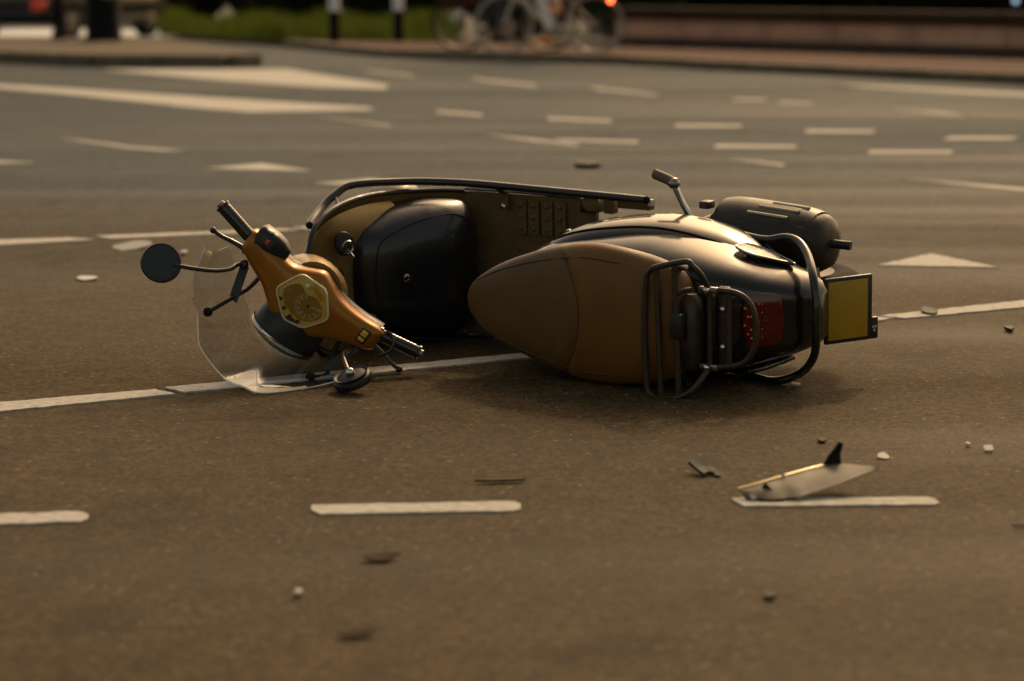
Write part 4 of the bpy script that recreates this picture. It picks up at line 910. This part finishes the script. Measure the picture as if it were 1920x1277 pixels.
# wall with pinkish stone panels and dark coping, right
WALL = mat('wall_pink_stone', (.66, .37, .25), .8, var=.25, vscale=2.5, bump=.3, bscale=30); COP = mat('wall_coping', (.060, .036, .022), .85, spec=.08, var=.3, vscale=4); PLIN = mat('wall_plinth', (.075, .042, .030), .85, var=.3, vscale=4)
wl = empty('parapet_wall', (1.35, 32.9, 0)); tag(wl, 'low pinkish stone wall with dark coping behind the cycle path', 'wall')
wa, wb_ = Vector((0, 0, 0)), Vector((4.75, -5.9, 0)); wd_ = (wb_ - wa).normalized(); L0 = (wb_ - wa).length * 1.6; wn = Vector((-wd_.y, wd_.x, 0))
AX = (wd_, wn, Vector((0, 0, 1))); npan = 9; pw = L0 / npan
for k in range(npan):
    c = wa + wd_ * (pw * (k + .5)) + wn * (.2 + (.012 if k % 2 else 0)); MB().box(c + Vector((0, 0, .30)), pw - .012, .3, .24, AX).build('stone_panel', WALL, wl, bevel=.012)
    MB().box(c + Vector((0, 0, .11)), pw - .008, .36, .13, AX).build('plinth_stone', PLIN, wl, bevel=.01)
    MB().box(c + Vector((0, 0, .50)), pw - .008, .46, .15, AX).build('coping_stone', COP, wl, bevel=.015)

# grass verge
GR = mat('grass_blade', (.24, .255, .036), .7, var=.6, vscale=1.6, spec=.1)
gv = struct(flat('grass_verge', [(-5.6, 39.4), (-3.15, 34.6), (-2.8, 35.1), (-1.0, 34.6), (-.75, 36), (-.75, 46), (-4.9, 46)], 0.05, mat('verge_soil', (.03, .045, .012), .9, var=.3, vscale=2)))
def in_poly(x, y, P):
    r_ = False
    for i in range(len(P)):
        (x1, y1), (x2, y2) = P[i], P[i - 1]
        if (y1 > y) != (y2 > y) and x < (x2 - x1) * (y - y1) / (y2 - y1) + x1: r_ = not r_
    return r_
GP = [(-5.7, 39.6), (-3.15, 34.8), (-2.8, 35.2), (-1.1, 34.8), (-.85, 36), (-.85, 44), (-6.4, 44)]
b = MB(); rg = random.Random(4); cnt = 0
while cnt < 12500:
    x, y = rg.uniform(-6.5, 1.6), rg.uniform(33.4, 44)
    if not in_poly(x, y, GP): continue
    cnt += 1; h_ = rg.uniform(.10, .34) * (1 + .6 * math.sin(x * 3.1 + y * .7) * math.sin(x * 1.3)); a = rg.uniform(0, 6.28); l_ = rg.uniform(-.12, .12); w_ = .012
    ux, uy = math.cos(a) * w_, math.sin(a) * w_; o = len(b.v)
    b.v += [(x - ux, y - uy, .04), (x + ux, y + uy, .04), (x + l_ * .4, y + l_ * .2, .04 + h_ * .6), (x + l_, y + l_ * .5, .04 + h_)]; b.f += [(o, o + 1, o + 2), (o + 2, o + 1, o + 3)]
def raw(b, name, m):
    me = bpy.data.meshes.new(name); me.from_pydata(b.v, [], b.f); me.materials.append(m); o = bpy.data.objects.new(name, me); C.objects.link(o); return o
gr = raw(b, 'grass', GR); gr['kind'] = 'stuff'; gr['label'] = 'rough green grass on the verge behind the bollards'; gr['category'] = 'grass'
# shrubs behind the verge and the wall
SH = [mat('shrub_leaf_%s' % n_, c, .8, spec=.08, var=.35, vscale=1.5) for n_, c in (('brown', (.045, .028, .015)), ('dark', (.010, .014, .007)), ('maroon', (.035, .012, .010)))]
def shrub(x, y, rx, rz_, m, lb, n=2200, seed=0):
    r_ = random.Random(seed); s = empty('shrub', (x, y, 0)); tag(s, lb, 'shrub', 'shrubs behind the verge and the wall')
    b = MB()
    for k in range(n):
        u = Vector((r_.gauss(0, 1), r_.gauss(0, 1), r_.gauss(0, 1))).normalized() * r_.uniform(.55, 1.0) ** .6
        lump = 1 + .22 * math.sin(u.x * 5 + seed) * math.cos(u.z * 4 + seed)
        p = Vector((u.x * rx * lump, u.y * rx * .8 * lump, rz_ * .95 + u.z * rz_ * lump))
        if p.z < .03: p.z = r_.uniform(.03, .3)
        n1 = Vector((r_.gauss(0, 1), r_.gauss(0, 1), r_.gauss(0, 1))).normalized(); t = n1.orthogonal().normalized(); q = n1.cross(t); sz = r_.uniform(.05, .10)
        o = len(b.v); b.v += [tuple(p + t * sz), tuple(p + q * sz * .5), tuple(p - t * sz), tuple(p - q * sz * .5)]; b.f.append((o, o + 1, o + 2, o + 3))
    me = raw(b, 'foliage', m); me.parent = s
    cr = MB(); cr.ball((0, 0, rz_ * .92), 1, 18, (rx * .93, rx * .76, rz_ * .93))  # solid dark core added inside the leaves to block the bright sky
    cr.v = [(x_ * (1 + .06 * math.sin(7 * z_ + seed)), y_, max(0, z_ + .05 * math.sin(6 * x_ + seed))) for x_, y_, z_ in cr.v]; cr.build('sky_block_core', SH[1], s)
    for k in range(4): 
        a = r_.uniform(0, 6.28); MB().tube([(0, 0, 0), (.2 * rx * math.cos(a), .2 * rx * math.sin(a), rz_ * .6), (.5 * rx * math.cos(a), .5 * rx * math.sin(a), rz_ * 1.2)], [.04, .03, .015], 6).build('stem', PLIN, s)
for i, (x, y, rx, rz_, k, lb) in enumerate([
    (-10.2, 48, 1.6, 1.0, 1, 'dark shrub behind the parked car'), (-6.6, 47.6, 1.3, .85, 0, 'brownish shrub right of the parked car behind the grass'),
    (-4.4, 46.6, 1.4, .9, 0, 'brownish shrub behind the grass left of the bollards'), (-2.2, 46.0, 1.4, .95, 0, 'brownish shrub behind the two bollards'),
    (0.15, 38.2, 1.0, .9, 2, 'dark maroon shrub close behind the cyclists'), (2.2, 43.6, 1.6, 1.1, 1, 'dark shrub behind the left end of the wall'),
    (4.6, 39.5, 1.6, 1.1, 1, 'dark shrub behind the wall right of the cyclists'), (6.8, 35.8, 1.6, 1.1, 1, 'dark shrub behind the middle of the wall'),
    (8.8, 32.0, 1.6, 1.1, 1, 'dark shrub behind the right end of the wall'), (-8.4, 49.5, 1.5, 1.0, 1, 'dark shrub between the parked car and the slim pale post'), (-12.4, 50, 1.7, 1.1, 1, 'dark shrub at the far left behind the parked car'),
    (1.75, 37.6, 1.0, 1.0, 1, 'dark shrub behind the rear wheel of the pale bicycle'), (3.6, 43.0, 1.5, 1.1, 1, 'dark shrub behind the red bicycle lamp'), (5.7, 38.6, 1.5, 1.1, 1, 'dark shrub behind the joint of the wall'), (7.9, 34.8, 1.5, 1.1, 1, 'dark shrub behind the small blue lamp')]): shrub(x, y, rx, rz_, SH[k], lb, 2200, i)
bl = empty('path_lamp', (6.85, 33.2, 0)); tag(bl, 'small pale blue lamp glinting in the dark behind the wall', 'lamp')
MB().lathe((0, 0, 0), (0, 0, 1), [(0, .03), (.62, .03)], 10).build('stake', PBLK, bl)
MB().lathe((0, 0, .62), (0, 0, 1), [(0, .035), (.06, .035), (.075, .02)], 14).build('glowing_head', mat('pale_blue_glow', (.5, .7, .9), .4, emit=(.55, .8, 1), estr=.6), bl)

# ------------------------------------------------------------------ cyclists
def bicycle(name, x0, y0, lb, frame_m, tyre_m, lamp=True, bag=None):
    """travels towards -x; x0 = front hub"""
    r_ = empty(name, (x0, y0, .075)); tag(r_, lb, 'bicycle')
    for hx in (0, 1.07):
        wr = empty('wheel'); wr.parent = r_
        MB().tube([(hx + .335 * math.cos(a), 0, .345 + .335 * math.sin(a)) for a in [2 * math.pi * k / 40 for k in range(40)]], .018, 8, sm=False, closed=True).build('tyre', tyre_m, wr)
        MB().tube([(hx + .312 * math.cos(a), 0, .345 + .312 * math.sin(a)) for a in [2 * math.pi * k / 40 for k in range(40)]], .010, 6, sm=False, closed=True).build('rim', STEEL, wr)
        b = MB()
        for k in range(28):
            a = 2 * math.pi * k / 28; s_ = .03 if k % 2 else -.03; b.tube([(hx + .02 * math.cos(a + .6), s_, .345 + .02 * math.sin(a + .6)), (hx + .31 * math.cos(a), 0, .345 + .31 * math.sin(a))], .0016, 4, sm=False)
        b.build('spokes', STEEL, wr); MB().lathe((hx, -.05, .345), (0, 1, 0), [(0, .012), (.02, .035), (.08, .035), (.1, .012)], 14).build('hub', STEEL, wr)
    for nm, pts, rd in (('fork', [(0, 0, .345), (.10, 0, .62), (.20, 0, .86)], .016), ('head_tube', [(.19, 0, .80), (.25, 0, 1.0)], .021), ('down_tube', [(.20, 0, .84), (.30, 0, .55), (.56, 0, .30)], .020), ('seat_tube', [(.56, 0, .30), (.70, 0, .82)], .018), ('chain_stay', [(.56, .03, .30), (1.07, .05, .345)], .011), ('seat_stay', [(.68, .02, .74), (1.07, .05, .345)], .010), ('stem', [(.25, 0, 1.0), (.26, 0, 1.10)], .014), ('handlebar', [(.46, -.30, 1.06), (.34, -.27, 1.10), (.26, -.1, 1.12), (.26, .1, 1.12), (.34, .27, 1.10), (.46, .30, 1.06)], .012), ('seat_post', [(.70, 0, .82), (.73, 0, .93)], .013)):
        MB().tube(pts, rd, 10).build(nm, frame_m, r_)
    b = MB(); b.loft([[(.73 + x, w_ * c, .955 + .03 * s_) for c, s_ in sel(0, 14, 2.4)] for x, w_ in ((-.16, .02), (-.10, .035), (.02, .07), (.09, .09), (.12, .06))]).build('saddle', BLACK, r_)
    MB().lathe((.56, -.045, .30), (0, 1, 0), [(0, .10), (.008, .10)], 24).build('chain_ring', STEEL, r_)
    MB().tube([(.56, -.06, .30), (.50, -.07, .14)], .010, 8).build('crank', STEEL, r_); MB().box((.50, -.12, .13), .09, .09, .022).build('pedal', BLACK, r_, bevel=.004)
    MB().tube([(.56, .06, .30), (.62, .07, .46)], .010, 8).build('crank', STEEL, r_); MB().box((.62, .12, .47), .09, .09, .022).build('pedal', BLACK, r_, bevel=.004)
    g = [[(1.07 + .37 * math.cos(a), y, .345 + .37 * math.sin(a)) for y in (-.025, 0, .025)] for a in [R(-10 + 130 * k / 12) for k in range(13)]]
    MB().sheet(g, .003).build('mudguard', BLACK, r_)
    b = MB(); b.box((1.0, 0, .76), .40, .12, .015); b.build('carrier', BLACK, r_, bevel=.004)
    if lamp: MB().ball((1.255, -.0, .64), .045, 14, (.6, 1, 1)).build('rear_lamp', mat('bike_lamp', (.6, .05, .02), .3, emit=(1, .12, .03), estr=9), r_)
    if bag:
        b = MB(); b.loft([[(-.05 + x, w_ * c, .72 + .20 * q * s_) for c, s_ in sel(0, 16, 4)] for x, w_, q in ((-.24, .14, .8), (-.2, .17, 1), (.2, .17, 1), (.24, .14, .8))]).build('front_bag', bag, r_)
        MB().tube([(.0, -.05, .52), (-.06, -.07, .44), (-.10, -.08, .38)], .022, 8).build('bag_strap', PWHT, r_)
    return r_
def skinned(name, pts, edges, rad, m, parent, sub=2):
    me = bpy.data.meshes.new(name); me.from_pydata(pts, edges, []); o = bpy.data.objects.new(name, me); C.objects.link(o); o.parent = parent
    md = o.modifiers.new('s', 'SKIN'); md.use_smooth_shade = True
    for i, sv in enumerate(me.skin_vertices[0].data): sv.radius = (rad[i], rad[i]); sv.use_root = (i == 0)
    o.modifiers.new('u', 'SUBSURF').levels = sub
    dg = bpy.context.evaluated_depsgraph_get(); dg.update(); m2 = bpy.data.meshes.new_from_object(o.evaluated_get(dg)); o.modifiers.clear(); o.data = m2
    m2.materials.clear(); m2.materials.append(m); m2.polygons.foreach_set('use_smooth', [True] * len(m2.polygons)); return o
def rider(x0, y0, lb, skin, legs, coat, shoe):
    r_ = empty('person', (x0, y0, .075)); tag(r_, lb, 'person')
    V = [(.74, 0, 1.02), (.70, 0, 1.20), (.63, 0, 1.40), (.585, 0, 1.53), (.56, 0, 1.62), (.545, 0, 1.73),
         (.74, -.10, .99), (.42, -.12, .66), (.55, -.12, .25), (.49, -.12, .15), (.40, -.12, .135),
         (.74, .10, .99), (.40, .12, .88), (.66, .12, .58), (.61, .12, .50), (.52, .12, .50),
         (.61, -.18, 1.44), (.52, -.27, 1.24), (.45, -.29, 1.10), (.39, -.28, 1.09), (.61, .18, 1.44), (.52, .27, 1.24), (.45, .29, 1.10), (.39, .28, 1.09)]
    E_ = [(0, 1), (1, 2), (2, 3), (3, 4), (4, 5), (0, 6), (6, 7), (7, 8), (8, 9), (9, 10), (0, 11), (11, 12), (12, 13), (13, 14), (14, 15), (2, 16), (16, 17), (17, 18), (18, 19), (2, 20), (20, 21), (21, 22), (22, 23)]
    rad = [.15, .14, .15, .06, .085, .09, .10, .065, .042, .045, .03, .10, .065, .042, .045, .03, .06, .045, .032, .035, .06, .045, .032, .035]
    skinned('body', V, E_, rad, skin, r_)
    skinned('coat', [(.74, 0, 1.0), (.70, 0, 1.2), (.63, 0, 1.42), (.61, -.18, 1.44), (.52, -.27, 1.24), (.46, -.29, 1.13), (.61, .18, 1.44), (.52, .27, 1.24), (.46, .29, 1.13)], [(0, 1), (1, 2), (2, 3), (3, 4), (4, 5), (2, 6), (6, 7), (7, 8)], [.17, .155, .165, .072, .056, .045, .072, .056, .045], coat, r_)
    for s_, P in ((-1, V[6:9]), (1, V[11:14])): skinned('trouser_leg', [P[0], P[1], tuple(Vector(P[1]).lerp(Vector(P[2]), .95))], [(0, 1), (1, 2)], [.115, .080, .056], legs, r_)
    for P in (V[8:11], V[13:16]):
        b = MB(); a, c = Vector(P[0]), Vector(P[2]); b.loft([[c.lerp(Vector(P[1]) + Vector((.06, 0, 0)), t) + Vector((0, .045 * q * cc, .012 + .042 * q * ss)) for cc, ss in sel(0, 14, 2.4)] for t, q in ((-.25, .5), (0, .9), (.5, 1), (.9, 1.25), (1.1, 1.0))]).build('shoe', shoe, r_)
    b = MB(); b.ball((.565, 0, 1.735), .115, 16, (1.05, .9, 1.05)); b.build('hair', mat('hair', (.03, .02, .012), .6), r_)
    for y in (-.035, .035): MB().ball((.452, y, 1.70), .011, 8).build('eye', BLACK, r_)
    MB().tube([(.462, 0, 1.70), (.436, 0, 1.675), (.455, 0, 1.665)], [.010, .014, .010], 8).build('nose', skin, r_)
SKIN = mat('skin', (.42, .25, .17), .55); GREYT = mat('grey_trousers', (.86, .80, .76), .8, var=.15)
bicycle('bicycle', -.095, 28.75, 'pale framed bicycle ridden to the left with a glowing red rear lamp', mat('pale_frame', (.62, .57, .47), .35, .1), mat('grey_tyre', (.40, .36, .30), .6))
rider(-.095, 28.75, 'cyclist in grey trousers and orange shoes on the pale bicycle', SKIN, GREYT, mat('dark_coat', (.03, .03, .035), .8), mat('orange_shoe', (.95, .30, .05), .5))
bicycle('bicycle', -.62, 29.75, 'dark bicycle with maroon front bag half hidden behind the pale bicycle', PBLK, RUB, lamp=False, bag=mat('maroon_bag', (.06, .012, .010), .7))
rider(-.62, 29.75, 'cyclist in dark clothes on the far dark bicycle', SKIN, mat('dark_trousers', (.02, .02, .022), .8), mat('maroon_coat', (.06, .015, .012), .8), PBLK)
